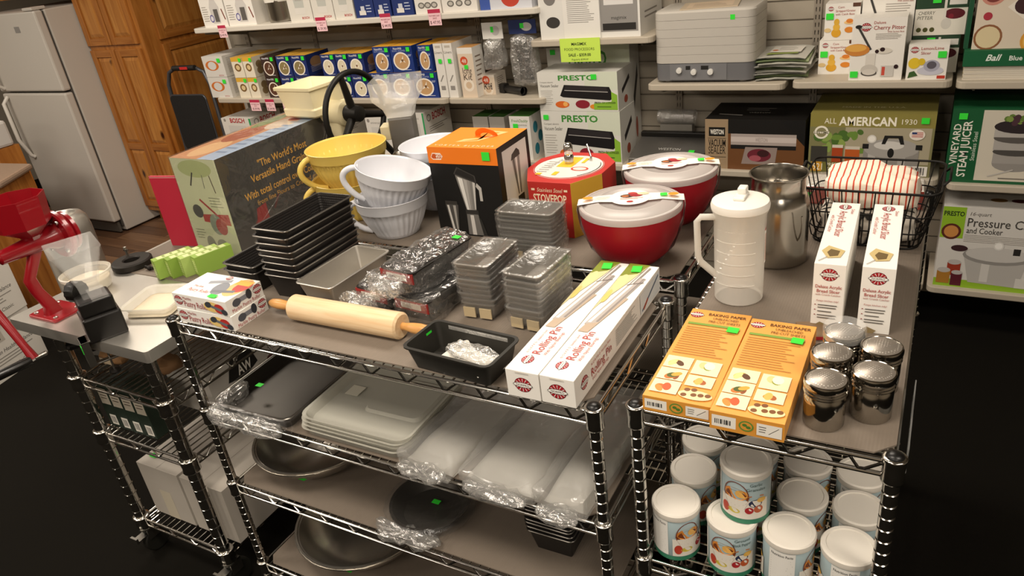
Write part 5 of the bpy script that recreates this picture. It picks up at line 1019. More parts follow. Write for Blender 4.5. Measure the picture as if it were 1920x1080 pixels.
wall_shelf('pale wall shelf carrying liner and icing kit boxes', -2.245, -1.68, zM2, shelf_b)
wall_shelf('short pale wall shelf carrying the food processor box', -1.73, -1.125, zMG, shelf_b)
wall_shelf('pale wall shelf carrying the grey dehydrator', -1.157, -.563, zDH, shelf_b)
wall_shelf('pale wall shelf carrying the cherry pitter boxes', -.535, .039, zR, shelf_b)
wall_shelf('pale wall shelf carrying the green book display', .052, .66, zFR, shelf_b)
wall_shelf('low wall shelf carrying the mixer boxes', -4.0, -1.70, zLO, shelf_b)
wall_shelf('low wall shelf carrying the vacuum sealer cartons', -1.69, -1.16, zLO, shelf_b)
wall_shelf('low wall shelf carrying the black vacuum sealer box', -1.15, -.56, zLO, shelf_b)
wall_shelf('low wall shelf carrying the olive pressure canner box', -.535, .039, zLO, shelf_b)
wall_shelf('low wall shelf carrying the steam juicer box', .07, .66, zLO - .012, shelf_b)
wall_shelf('lowest wall shelf carrying the white pressure canner box', .052, .66, zB, shelf_b)
wall_shelf('lowest wall shelf beneath the olive pressure canner box', -.535, .039, zB, shelf_b)
YF = 3.275
def wb(name, label, x0, x1, yb, yt, z, depth, col='#e6e2da', cols=None, draw=None, Y=YF, group=None, h=None, cat='box', rz=0, gap=.0015):
    a, b_ = PY(x0, yb, Y), PY(x1, yb, Y); w_ = b_.x - a.x - gap
    hh = h if h else PY(x0, yt, Y).z - z
    o = carton(name, label, w_, depth, hh, ((a.x + b_.x) / 2, Y + depth / 2, z), rz, col, cols, cat, group, draw, bevel=0); o['_d'] = (w_, depth, hh); return o
def stk(o, face, u, v, w_=.028, h_=.024): sticker(o, faces_of(*o['_d'])[face], u, v, w_, h_)
# --- long top shelf
def ice(F, w, d, h):
    f = F['front']; f.text('ICE CREAM MAKER', .32, .90, .012, '#6a665f', maxw=w * .5); f.poly([(.42, .1), (.72, .1), (.78, .55), (.66, .78), (.48, .78), (.38, .55)], '#c9c5c0'); f.rect(.52, .14, .7, .5, '#5f5b57'); f.ell(.4, .24, .018, .022, '#5a5490'); f.ell(.4, .24, .012, .015, '#d8d6dc'); f.greek(.06, .15, .3, .6, 7, '#a09a90'); f.line((.86, .5), (.94, .2), .008, '#7a3a2a')
o = wb('ice_cream_maker_box', 'white ice cream maker box at the shelf end', 385, 430, 51, -20, zTL, .2, draw=ice, h=.2); stk(o, 'front', .8, .85)
o = wb('ice_cream_maker_box', 'white ice cream maker box next to the steel pot', 431, 483, 48, -20, zTL, .2, draw=ice, h=.2); stk(o, 'front', .8, .85)
c = PY(519, 44, YF + .03); t = thing('steel_pot', 'steel stock pot with white plastic over its rim on the long shelf', 'pot', (c.x, YF + .12, zTL))
mb = MB(); mb.lathe([(.095, 0), (.1, .004), (.103, .16), (.098, .16), (.095, .01), (.001, .008)], can_st, 40); mb.build('pot', t, 40)
mb = MB(); mb.lathe([(.106, .11), (.107, .15), (.104, .172), (.05, .18), (.001, .182)], M('white_sheet', '#d8d3c8', .5), 40, cap0=False, fn=lambda r_, z_, a: r_ * (1 + .05 * math.sin(a * 5 + z_ * 40))); mb.build('plastic_sheet', t, 50)
def blend(F, w, d, h, c='#8a9a4a'):
    f = F['front']; f.poly([(.3, .3), (.7, .3), (.76, .95), (.24, .95)], '#b9bab2'); f.poly([(.36, .45), (.64, .45), (.68, .9), (.32, .9)], c); f.rect(.28, .16, .72, .3, '#d8d4cc'); f.text('BOSCH', .68, .08, .012, '#b02a2a', maxw=w * .4, bold=.02)
for k, (a, b_, c_) in enumerate(((545, 588, '#a8a8a0'), (589, 629, '#c6b84a'), (630, 667, '#8a5a3a'))):
    wb('blender_carton', ['pale blender carton next to the steel pot', 'pale blender carton showing a yellow drink', 'pale blender carton beside the blue boxes'][k], a, b_, 35, -60, zTL, .2, '#d6d2c8', h=.24, draw=lambda F, w, d, h, c_=c_: blend(F, w, d, h, c_))
def blue(F, w, d, h):
    f = F['front']; f.ell(.5, .62, .022, .05, '#8fa8d0'); f.ell(.5, .62, .014, .038, '#24346e'); f.rect(.2, .06, .55, .16, '#dcd8d0'); f.rect(.3, .16, .5, .26, '#c6c9d2'); f.greek(.6, .1, .9, .3, 3, '#b9c2d8'); f = F['right']; f.rect(.15, .1, .8, .35, '#dcd8d0'); f.greek(.15, .45, .85, .9, 6, '#8fa0c8')
for k, (a, b_) in enumerate(((668, 703), (704, 735), (738, 777))): wb('attachment_box', 'navy blue mixer attachment box on the long white shelf, ' + ('beside the pale cartons', 'the middle one', 'beside the white disc boxes')[k], a, b_, 27, -60, zTL, .2, '#1c2f6a', draw=blue, h=.22)
def disc(F, w, d, h):
    f = F['front']
    for i in range(3): f.ell(.25 + .25 * i, .2, .02, .015, '#6d6a64'); f.ell(.25 + .25 * i, .2, .013, .009, '#b8b4ac'); 
    f.rect(.15, .45, .85, .85, '#d8b0a8'); f.greek(.2, .5, .8, .8, 4, '#a88a80')
for k, (a, b_) in enumerate(((779, 828), (830, 896))): wb('disc_box', ['white carton printed with three metal discs above a pink tag', 'white carton printed with three metal discs near the shelf end'][k], a, b_, 18, -60, zTL, .2, '#dedad2', draw=disc, h=.2)
wb('parts_box', 'low blue and white parts box at the end of the long shelf', 900, 998, 10, -40, zTL, .2, '#c9cbd2', draw=lambda F, w, d, h: (F['front'].rect(.0, 0, .2, 1, '#3d56a0'), F['front'].ell(.6, .3, .05, .04, '#b8402e')), h=.16)
# --- pink sale tags hung from shelf edges
def tagp(px0, px1, py0, py1, price, zedge, label):
    Yt = YS - .003; a, b_ = PY(px0, py0, Yt), PY(px1, py1, Yt); w_, h_ = b_.x - a.x, a.z - b_.z
    mb = MB(); mb.box(-w_/2, -.0004, 0, w_/2, .0004, h_, ink('#f0c6cb', .6)); o = mb.build('sale_tag', None, loc=((a.x + b_.x) / 2, Yt, b_.z)); tag(o, label, 'price tag', 'pink sale tags')
    f = Face((-w_/2, -.0004, 0), (1, 0, 0), (0, 0, 1), w_, h_); f.rect(0, .76, 1, 1, '#b8304e'); f.text("MOTHER'S DAY", .5, .6, h_ * .11, '#8a3040', maxw=w_ * .85); f.text('SALE', .5, .45, h_ * .11, '#8a3040'); f.text(price, .5, .2, h_ * .2, '#4a2a30', maxw=w_ * .8); f.done('tag_print', o)
tagp(407, 428, 48, 70, '$ 49.95', zTL, 'pink sale tag under the ice cream maker boxes'); tagp(590, 615, 33, 58, '$ 39.90', zTL, 'pink sale tag under the blender cartons'); tagp(711, 736, 26, 53, '$ 44.95', zTL, 'pink sale tag under the navy attachment boxes'); tagp(801, 829, 18, 47, '$ 47.95', zTL, 'pink sale tag under the disc cartons')
tagp(467, 491, 187, 208, '$ 39.90', zM1, 'pink sale tag under the cream coloured cartons'); tagp(496, 518, 186, 208, '$ 34.90', zM1, 'pink sale tag under the brown cartons'); tagp(528, 548, 187, 206, '$ 29.90', zM1, 'pink sale tag below the navy mug cartons'); tagp(627, 646, 187, 203, '$ 34.95', zM1, 'pink sale tag behind the black flywheel')
# --- middle left shelf
def cup_pic(F, w, d, h):
    f = F['front']; f.ell(.42, .55, w * .32, h * .24, '#c8702e'); f.ell(.42, .55, w * .2, h * .2, '#d0d0cc'); f.text('BOSCH', .75, .08, .009, '#b02a2a', maxw=w * .25); f = F['right']; f.greek(.1, .15, .9, .9, 12, '#8f8a84', t=.02)
for k in range(2): o = wb('mixer_accessory_box', ['lower grey accessory carton at the end of the navy shelf', 'upper grey accessory carton at the end of the navy shelf'][k], 402, 440, 192, 150, zM1 + .128 * k, .28, '#d4d1ca', None, draw=cup_pic, h=.126); stk(o, 'front', .8, .8)
def oval(F, w, d, h, inner='#c29a6c', mid='#efe9de', top='#d8b04a', logo='WonderMill'):
    f = F['front']; f.ell(.46, .42, w * .38, h * .35, mid, 24, .0); f.ell(.46, .42, w * .32, h * .295, inner, 24); f.poly([(.42, .46), (.48, .5), (.56, .64), (.54, .48), (.64, .36), (.5, .42), (.36, .34)], mid); f.ell(.5, .45, w * .06, h * .05, '#7a5a3a'); f.text('NutriMill', .35, .91, .011, '#e4e4ea', maxw=w * .5, bold=.01); f.greek(.55, .06, .9, .12, 1, '#c8c8d0')
    f = F['right']; f.ell(.4, .6, .05, .03, '#8a6a4a'); f.greek(.15, .15, .9, .45, 5, '#9a9aa8', t=.02)
def scraper(F, w, d, h): oval(F, w, d, h); f = F['front']; f.text('BOWL SCRAPER', .4, .82, .010, '#9aa8d0', maxw=w * .6); f.greek(.78, .6, .96, .68, 2, '#dfe3ee')
def row(name, label, group, xs, z, hh, depth, col, draw, top, Y=YF, st=True, yb=187):
    for k, (a, b_) in enumerate(xs):
        o = wb(name, label if len(xs) == 1 else label + ', ' + (('first', 'second', 'third')[k]) + ' from the pantry side', a, b_, yb, 0, z, depth, col, {'top': top}, draw, Y=Y, group=group, h=hh)
        if st: stk(o, 'front', .84, .87, .022, .022)
for lev in range(2):
    L_ = ('lower', 'upper')[lev]; zz = zM1 + .122 * lev
    row('cream_carton', L_ + ' cream carton with a round food picture', L_ + ' cream cartons', ((453, 473), (474, 492)), zz, .12, .24, '#e2d9c4', lambda F, w, d, h: (F['front'].ell(.5, .5, w * .3, h * .2, '#7a5c34'), F['front'].ell(.5, .5, w * .18, h * .12, '#d8c090'), F['front'].rect(0, .8, 1, 1, '#d8a83a'), [F['right'].ell(.2 + .28 * i, .3 + .3 * j, .026, .022, '#8a7450') for i in range(3) for j in range(2)]), '#d6a640')
    row('brown_carton', L_ + ' dark brown carton with a round picture beside the cream cartons', L_ + ' brown carton', ((508, 533),), zz, .12, .24, '#3a2a24', lambda F, w, d, h: oval(F, w, d, h, '#5a3a2a', '#e8ded0'), '#2a201c')
    row('mug_carton', L_ + ' navy mug carton beside the brown carton', L_ + ' navy mug cartons', ((536, 562), (563, 591)), zz, .12, .2, '#1b2c66', lambda F, w, d, h: oval(F, w, d, h, '#8a7a50'), '#c89a3a')
    row('mug_carton', L_ + ' navy carton with pale mug behind the flywheel', L_ + ' navy pale mug cartons', ((618, 644), (645, 667), (668, 697)), zz, .12, .2, '#1b2c66', lambda F, w, d, h: oval(F, w, d, h, '#d8cdb0'), '#d8a43e')
row('bowl_scraper_box', 'lower navy bowl scraper box with an oval picture', 'lower bowl scraper boxes', ((700, 738), (739, 780), (781, 825)), zM1, .135, .2, '#1a3478', scraper, '#e0a838')
row('bowl_scraper_box', 'upper navy bowl scraper box with an oval picture', 'upper bowl scraper boxes', ((716, 747), (748, 788), (798, 822)), zM1 + .137, .135, .2, '#1a3478', scraper, '#e0a838')
# --- liner and icing boxes
def liner_d_(F, w, d, h): f = F['front']; f.text('Liners', .5, .84, .014, '#5c5852', maxw=w * .85); f.rect(.25, .14, .75, .22, '#8f8a84'); f.line((.3, .3), (.7, .42), .006, '#8a8680'); f.rect(.2, .92, .8, .96, '#b8b0a4')
for k, (a, b_) in enumerate(((826, 842), (843, 860))):
    o = wb('liner_box', ['tall narrow white liner box beside the bowl scraper boxes', 'tall narrow white liner box beside the icing kit'][k], a, b_, 177, 74, zM2, .2, '#dedad2', {'top': '#c8a06a'}, liner_d_, h=.275); stk(o, 'front', .6, .68, .02, .022)
def icing(F, w, d, h): f = F['front']; f.rect(0, 0, 1, .88, '#d8c6b0'); f.ell(.5, .25, w * .35, w * .35, '#e8dccb'); f.ell(.5, .25, w * .2, w * .2, '#d0b698'); f.ell(.38, .74, .022, .022, '#c8502e'); f.text('48', .38, .74, .02, '#f0e4d8'); f.text('Icing', .5, .55, .032, '#3a2a24', maxw=w * .6); f.text('Kit', .5, .42, .032, '#3a2a24'); f = F['right']; f.greek(.2, .2, .8, .85, 7, '#8a7a6c')
o = wb('icing_kit_box', 'tall beige icing kit box with a red round mark', 868, 896, 176, 80, zM2, .1, '#e2ded6', {'top': '#c8955a'}, icing, h=.25); stk(o, 'front', .5, .62, .022, .02)
wb('icing_kit_box', 'second icing kit box lying low behind the first', 904, 930, 172, 135, zM2, .12, '#ded4c6', None, icing, h=.1, Y=YF + .06)
for k, (x0, x1, y0, y1, yb, hc, lab_) in enumerate(((902, 944, 43, 72, 130, '#d8d5ce', 'clear bag of whisks with a pale header card, hung above the icing kit'), (952, 1006, 38, 62, 160, '#1c2a58', 'clear bag of black mixer arms with a navy header card'))):
    Yb = YF + .05; a, b_, c_ = PY(x0, y0, Yb), PY(x1, y1, Yb), PY(x0, yb, Yb); w_ = b_.x - a.x
    t = thing('hanging_bag', lab_, 'bag', ((a.x + b_.x) / 2, Yb, c_.z)); H_ = a.z - c_.z; hc_h = a.z - b_.z
    mb = MB(); mb.box(-w_/2, -.002, H_ - hc_h, w_/2, .002, H_, ink(hc, .5)); b2_ = mb.build('header_card', t)
    f = Face((-w_/2, -.002, H_ - hc_h), (1, 0, 0), (0, 0, 1), w_, hc_h); f.ell(.65, .5, w_ * .2, hc_h * .3, '#b8b4b0'); f.rect(.42, .4, .56, .75, '#35e03a'); f.done('card_print', b2_)
    mb = MB(); crumple(mb, (0, 0, (H_ - hc_h) / 2), (w_, .07, H_ - hc_h), film_mat('clear_film_end'), 30, 18, .012, 20, seed=50 + k, flat=.35); mb.build('clear_bag', t, 30)
    mb = MB(); m_ = zinc if k == 0 else blk
    for q in range(4): mb.tube([(-.05 + .03 * q, 0, H_ - hc_h - .02), (-.02 + .012 * q, -.01, .1), (-.03 + .02 * q, .0, .03)], .005 if k == 0 else .01, m_, 6)
    mb.build('contents', t, 50)
    mb = MB(); mb.rod((0, 0, H_ - .01), (0, YW - Yb, H_ - .01), .003, zinc); mb.build('peg_hook', t)
c_ = PY(960, 168, YF + .05); t = thing('plastic_pipe', 'black mixer attachment tube lying on the icing kit shelf', 'attachment', (c_.x, YF + .07, zM2 + .022), -.4)
mb = MB(); mb.lathe([(.014, -.08), (.018, -.075), (.018, .06), (.022, .062), (.022, .08)], blk, 20, axis=(1, 0, 0), cap1=False); mb.build('tube', t, 40); mb = MB(); mb.box(-.1, -.02, -.02, -.06, .02, .025, blk); mb.build('socket', t, bevel=.005)
# --- low left shelf: mixer boxes
def bosch(F, w, d, h):
    f = F['front']; f.text('universal plus', .5, .88, .014, '#8f8a84', maxw=w * .7); f.rect(.2, .1, .8, .75, '#c9c6c0'); f.ell(.12, .93, .01, .01, '#8f8a84'); f.rect(.94, 0, 1, .5, '#2a5aa0'); f.rect(.94, .5, 1, 1, '#2e9a5a')
    f = F['right']; f.ell(.18, .84, .02, .02, '#7a7670'); f.ell(.18, .84, .014, .014, '#d6d2ca'); f.text('BOSCH', .56, .85, .04, '#a82a2e', maxw=d * .5, bold=.025); f.greek(.15, .5, .85, .65, 3, '#7a7670')
for k, (a, b_, yt) in enumerate(((437, 490, 222), (600, 645, 225), (700, 745, 222), (762, 808, 212))):
    wb('mixer_box', ['white mixer box with red lettering behind the grain mill box', 'white mixer box with red lettering behind the flywheel', 'white mixer box with red lettering behind the grey mill', 'white mixer box with red lettering behind the orange blender box'][k], a, b_, 300, yt, zLO, .26, '#d6d2ca', None, (lambda F, w, d, h: (bosch(F, w, d, h), F['front'].text('BOSCH', .55, .93, .03, '#b02a2e', maxw=w * .5, bold=.025))) if k == 0 else bosch)
def fresh(F, w, d, h): f = F['front']; f.text('FreshDaddy', .5, .9, .016, '#5f8a3a', maxw=w * .8, shear=.2); f.text('VACUUM FOOD', .6, .8, .008, '#6a6660', maxw=w * .5); f.rect(.2, .1, .8, .6, '#d8d4cc'); f = F['right']; [f.ell(.35 + .3 * (i % 2), .2 + .25 * i, .025, .03, '#2a7a8a') for i in range(3)]
o = wb('food_saver_box', 'white food saver box with green top beside the sealer cartons', 966, 1003, 320, 218, zLO, .16, '#dcd9d2', {'top': '#3f6a2c'}, fresh); stk(o, 'front', .3, .78)
for k, (a, b_) in enumerate(((898, 926), (928, 956))): wb('green_top_box', ['green-topped carton behind the orange blender box', 'green-topped carton beside the food saver box'][k], a, b_, 310, 226, zLO, .14, '#b8b4ac', {'top': '#3f6a2c'}, Y=YF + .08, h=.2)
# --- vacuum sealer cartons
def presto(F, w, d, h, big=False):
    f = F['front']; f.rect(.6, .55, 1, 1, '#d2d8c4'); f.text('PRESTO', .5, .86, h * .13, '#3f8a36', maxw=w * .46, bold=.03, sx=1.7); f.text('Vacuum Sealer', .03, .66, h * .075, '#4a4743', 'l', maxw=w * .24); f.text('Compact electric', .03, .75, h * .04, '#7a7670', 'l', maxw=w * .2); f.greek(.03, .15, .2, .55, 8, '#b0aca4')
    f.poly([(.28, .4), (.34, .68), (.9, .62), (.95, .35), (.9, .28), (.32, .36)], '#1a1718'); f.poly([(.36, .66), (.86, .61), (.88, .5), (.34, .54)], '#2c2829'); f.line((.34, .54), (.88, .49), .003, '#b8b4b0')
    f.ell(.3, .17, w * .09, h * .09, '#d8682a'); f.ell(.34, .18, w * .03, h * .06, '#f0b060'); f.ell(.56, .18, w * .09, h * .11, '#8a2433'); f.ell(.7, .12, w * .05, h * .06, '#e08a2a'); f.poly([(.7, .04), (.99, .04), (.99, .42), (.92, .5), (.92, .25), (.7, .2)], '#8ab83a'); f.text('FRESH 5X LONGER', .84, .22, h * .05, '#2a3a14', maxw=w * .26, bold=.02); f.greek(.74, .08, .96, .15, 1, '#4a6a1e')
    f = F['right']; f.poly([(.25, .5), (.75, .78), (.78, .66), (.28, .38)], '#2a2627'); f.ell(.5, .2, d * .12, h * .1, '#a8503a')
o = wb('vacuum_sealer_carton', 'lowest white vacuum sealer carton with green lettering', 1023, 1167, 305, 208, zLO, .2, '#dad8d0', None, presto); h1 = o['_d'][2]; stk(o, 'front', .07, .88)
o = wb('vacuum_sealer_carton', 'middle white vacuum sealer carton with orange slices printed', 1023, 1166, 305, 140, zLO + h1 + .001, .2, '#dad8d0', None, presto, h=.185); stk(o, 'front', .72, .88)
o = wb('vacuum_sealer_carton', 'rear vacuum sealer carton partly hidden by the yellow sign', 1044, 1190, 305, 108, zLO, .125, '#dad8d0', None, presto, Y=YF + .205, h=.54); stk(o, 'front', .08, .92)
# --- food processor box, sheet and sign
def magi(F, w, d, h): f = F['front']; f.rect(.62, .08, .98, .6, '#8f8c88'); f.rect(.64, .1, .96, .2, '#2a2826'); f.text('magimix', .8, .28, .016, '#2a2826', maxw=w * .3); f.rect(.72, .6, .8, .9, '#2a2826'); f.ell(.12, .6, .03, .03, '#7a7672'); f.ell(.14, .25, .035, .025, '#3a3734'); f.rect(.66, .46, .94, .54, '#d8d6d2'); f = F['right']; f.greek(.2, .2, .8, .35, 2, '#8a8680')
wb('food_processor_box', 'white food processor box with a sheet taped to its front', 1015, 1202, 73, -40, zMG, .3, '#dcdad4', None, magi, h=.3)
a, b_ = PY(1053, 0, YF - .004), PY(1127, 74, YF - .004); mb = MB(); mb.box(a.x, YF - .0045, zMG + .001, b_.x, YF - .0035, zMG + .27, ink('#e2dfd8', .6)); o = mb.build('info_sheet', None); tag(o, 'white printed information sheet taped on the food processor box', 'paper sheet')
f = Face((a.x, YF - .0045, zMG), (1, 0, 0), (0, 0, 1), b_.x - a.x, .27); f.greek(.12, .25, .88, .95, 22, '#8f8c86'); f.done('sheet_print', o)
a, b_ = PY(1049, 78, YS - .004), PY(1127, 115, YS - .004); w_, h_ = b_.x - a.x, a.z - b_.z
mb = MB(); mb.box(0, -.0006, 0, w_, .0006, h_ + .012, ink('#c8e85a', .6)); o = mb.build('sale_sign', None, loc=(a.x, YS - .003, b_.z)); tag(o, 'yellow-green food processor sale sign hung on the shelf edge', 'sign')
f = Face((0, -.0006, 0), (1, 0, 0), (0, 0, 1), w_, h_); f.text('MAGIMIX', .48, .86, h_ * .14, '#22301a', maxw=w_ * .4, bold=.02); f.text('FOOD PROCESSORS', .48, .61, h_ * .13, '#3a4a24', maxw=w_ * .75); f.text('SALE - $359.00', .48, .34, h_ * .14, '#22301a', maxw=w_ * .6, bold=.02); f.text('Regularly $399.00', .48, .12, h_ * .09, '#5a6a34', maxw=w_ * .45, shear=.2); f.done('sign_print', o)
# --- dehydrator
a, b_ = PY(1228, 148, YF), PY(1412, 148, YF); w_ = b_.x - a.x; dgrey = M('dehydrator_shell', '#b9b4ab', .4); dbase = M('dehydrator_base', '#6a6a6c', .4)
t = thing('dehydrator', 'light grey food dehydrator with three knobs on a dark base', 'dehydrator', ((a.x + b_.x) / 2, YF + .14, zDH))
H0 = .01; mb = MB(); mb.rings([rrect(w_, .27, .04, 5, 0, 0, H0), rrect(w_, .27, .04, 5, 0, 0, H0 + .075)], dbase, True, True, True); mb.build('base', t, 40)
for k in range(5):
    z_ = H0 + .0755 + k * .036; mb = MB(); mb.rings([rrect(w_ * 1.005, .275, .04, 5, 0, 0, z_), rrect(w_ * 1.005, .275, .04, 5, 0, 0, z_ + .0352)], dgrey, True, True, True); mb.build('tray', t, 40)
mb = MB(); mb.rings([rrect(w_ * 1.005, .275, .04, 5, 0, 0, H0 + .2558), rrect(w_ * 1.005, .275, .04, 5, 0, 0, H0 + .285), rrect(w_ * .98, .26, .04, 5, 0, 0, H0 + .292)], dgrey, True, True, True); mb.build('lid', t, 40)
mb = MB(); mb.box(-w_ * .34, -.1375, H0 + .004, w_ * .24, -.134, H0 + .072, M('dehydrator_panel', '#757577', .4)); p_ = mb.build('control_panel', t)
for x_, z_ in ((-.24, .045), (-.09, .038), (.08, .038)): mb = MB(); mb.lathe([(.013, 0), (.012, .01), (.001, .011)], ink('#d8d6d0', .35), 20, c=(x_ * w_, -.1375, H0 + z_), axis=(0, -1, 0)); mb.build('knob', p_, 40)
for x_, q in ((-.15, .02), (.02, .032)): mb = MB(); mb.box(x_ * w_ - q / 2, -.1385, H0 + .048, x_ * w_ + q / 2, -.1376, H0 + .064, ink('#22201e')); mb.build('display', p_)
for sx in (-1, 1): mb = MB(); mb.lathe([(.015, 0), (.017, .01)], ink('#9a958c'), 14, c=(sx * w_ * .38, -.1, 0)); mb.build('foot', t)
f = Face((-w_/2, -.1378, H0), (1, 0, 0), (0, 0, 1), w_, .29); f.rect(.77, .86, .815, .93, '#35e03a'); f.done('price_sticker', t)
mb = MB(); mb.box(-.12, -.1, 0, .12, .09, .004, ink('#b8a890')); o = mb.build('brochure', None, loc=((a.x + b_.x) / 2 + .0, YF + .14, zDH + H0 + .2925), rz=.15); tag(o, 'brown printed brochure lying on the dehydrator lid', 'brochure'); f = Face((-.12, -.1, .004), (1, 0, 0), (0, 1, 0), .24, .19); f.rect(.1, .1, .9, .85, '#c9b49a'); f.greek(.2, .2, .8, .7, 6, '#8a7a68'); f.done('brochure_print', o)
# --- pile of flat pouches
c_ = PY(1466, 148, YF + .1)
for k in range(9):
    mb = MB(); n = 8; v = []; ff = []
    for i in range(n + 1):
        for j in range(n + 1):
            u, q = i / n - .5, j / n - .5; zz = .004 * noise.noise(Vector((u * 5 + k * 3, q * 5, k))); v.append((u * .21, q * .26, .004 + zz + .006 * (1 - (2 * u) ** 2)))
    m0 = len(v); v += [(x, y, z - .003) for x, y, z in v]
    for i in range(n):
        for j in range(n): q = i * (n + 1) + j; ff.append((q, q + n + 1, q + n + 2, q + 1)); ff.append((m0 + q, m0 + q + 1, m0 + q + n + 2, m0 + q + n + 1))
    mb.add(v, ff, M('pouch_%d' % (k % 3), ('#d3d0c6', '#a8b88a', '#c9c8be')[k % 3], .3, spec=.6)); o = mb.build('flat_pouch', None, 60, loc=(c_.x + random.uniform(-.01, .01), YF + .16 + random.uniform(-.01, .01), zDH + .0105 * k), rz=random.uniform(-.12, .12)); tag(o, 'glossy flat pouch beside the dehydrator, ' + ('lowest' if k == 0 else ORD[8 - k]) + ' in the loose pile', 'pouch', 'pile of flat pouches')
    if k == 8: f = Face((-.07, -.11, .0135), (1, 0, 0), (0, 1, 0), .15, .2); f.rect(.1, .35, .95, .98, '#e2ded4'); f.poly([(.05, .12), (.9, .2), (.9, .34), (.1, .3)], '#8a9a4c'); f.greek(.3, .5, .85, .9, 5, '#9a968c'); f.ell(.22, .55, .012, .014, '#c86a3a'); f.done('pouch_print', o)
# --- vacuum sealer machine + box
a, b_ = PY(1175, 300, YF), PY(1312, 300, YF); t = thing('vacuum_sealer', 'flat grey steel vacuum sealer with dark top edge beside its black box', 'vacuum sealer', ((a.x + b_.x) / 2, YF + .13, zLO)); w_ = b_.x - a.x
mb = MB(); mb.add([(-w_/2, -.11, 0), (w_/2, -.11, 0), (w_/2, .11, 0), (-w_/2, .11, 0), (-w_/2, -.11, .025), (w_/2, -.11, .025), (w_/2, .11, .08), (-w_/2, .11, .08)], [(0, 3, 2, 1), (4, 5, 6, 7), (0, 1, 5, 4), (1, 2, 6, 5), (2, 3, 7, 6), (3, 0, 4, 7)], M('sealer_steel', '#8b8883', .3, metal=.7)); mb.build('case', t, bevel=.004)
mb = MB(); mb.box(-w_/2, .08, .075, w_/2, .115, .098, blk); mb.build('rear_bar', t, bevel=.004)
f = Face((-w_/2, -.11, .0255), (1, 0, 0), Vector((0, .22, .055)).normalized(), w_, .226); sticker(t, f, .82, .3, .028, .026); f.text('WESTON', .5, .4, .02, '#c6c3bd', maxw=.11); f.done('lid_print', t)
a, b_ = PY(1226, 258, YF + .26), PY(1312, 233, YF + .26); t = thing('bag_roll', 'clear ribbed bag roll standing behind the vacuum sealer', 'bag roll', ((a.x + b_.x) / 2, YF + .275, zLO)); mb = MB(); mb.lathe([(.035, -.09), (.036, 0), (.035, .09)], film_mat('clear_film_end'), 24, c=(0, 0, .16), axis=(1, 0, 0)); mb.build('roll', t, 40); mb = MB(); mb.box(-.08, -.02, 0, .08, .02, .125, ink('#8a867e')); mb.build('stand', t)
def weston(F, w, d, h):
    f = F['front']; f.rect(0, 0, 1, 1, '#6b4526'); f.rect(.0, .0, .24, 1, '#9a8468'); f.rect(.24, .72, 1, 1, '#161412'); f.poly([(.75, 1), (1, 1), (1, .5)], '#121110'); f.rect(.04, .66, .21, .84, '#15130f'); f.text('WESTON', .125, .75, .022, '#efe9de', maxw=w * .14, bold=.025); f.text('VACUUM', .125, .53, .034, '#1c1712', maxw=w * .18, bold=.02); f.text('SEALER', .125, .38, .034, '#1c1712', maxw=w * .18); f.line((.03, .62), (.22, .62), .002, '#1c1712'); f.line((.03, .24), (.22, .24), .002, '#1c1712')
    f.rect(.27, .42, .92, .74, '#1a1716'); f.rect(.27, .5, .92, .72, '#a69a94'); f.rect(.27, .56, .92, .66, '#c4b8b2'); f.text('WESTON', .58, .61, .018, '#8a7e78', maxw=w * .12); f.poly([(.42, .46), (.74, .46), (.72, .12), (.38, .12)], '#8f7f78'); f.ell(.56, .3, w * .12, h * .13, '#6a2430'); f.ell(.6, .34, w * .06, h * .07, '#3a1a1c'); f.ell(.52, .24, w * .06, h * .06, '#a0505a')
    f = F['top']; f.greek(.35, .5, .65, .7, 2, '#6a6660'); f.text('WESTON', .5, .4, .02, '#9a958c', maxw=.09); f.line((.1, .3), (.35, .24), .012, '#8a8680')
wb('vacuum_sealer_box', 'black and wood-print vacuum sealer box behind the milk can', 1322, 1506, 322, 223, zLO, .28, '#141210', None, weston)
# --- cherry pitter shelf
def corn(F, w, d, h): f = F['front']; f.logo(.16, .86, w * .07); f.text('Corn', .36, .9, h * .06, '#a8443a', 'l'); f.text('Stripper/Grater', .3, .8, h * .06, '#a8443a', 'l', maxw=w * .62); f.text('with Catch Base', .3, .71, h * .055, '#a8443a', 'l', maxw=w * .55); f.rect(.78, .9, 1, 1, '#5a3a2a'); f.ell(.35, .2, w * .14, h * .12, '#d8a02a'); f.ell(.35, .36, w * .1, h * .1, '#e0b040'); f.ell(.35, .5, w * .08, h * .09, '#d8a838'); f.ell(.72, .48, w * .16, h * .05, '#e8c080'); f.ell(.72, .52, w * .1, h * .06, '#d88030'); f.ell(.72, .28, w * .13, h * .08, '#d8862e'); f.ell(.1, .28, w * .1, h * .06, '#dcc088')
o = wb('corn_stripper_box', 'lower white corn stripper box beside the pouch pile', 1533, 1604, 134, 77, zR, .1, '#e8e4dc', None, corn, Y=YF + .113); hc = o['_d'][2]; stk(o, 'front', .14, .6)
o = wb('corn_stripper_box', 'upper white corn stripper box stacked beside the pitter boxes', 1540, 1604, 134, 6, zR + hc + .001, .1, '#e8e4dc', None, corn, Y=YF + .113, h=hc * 1.05); stk(o, 'front', .14, .66)
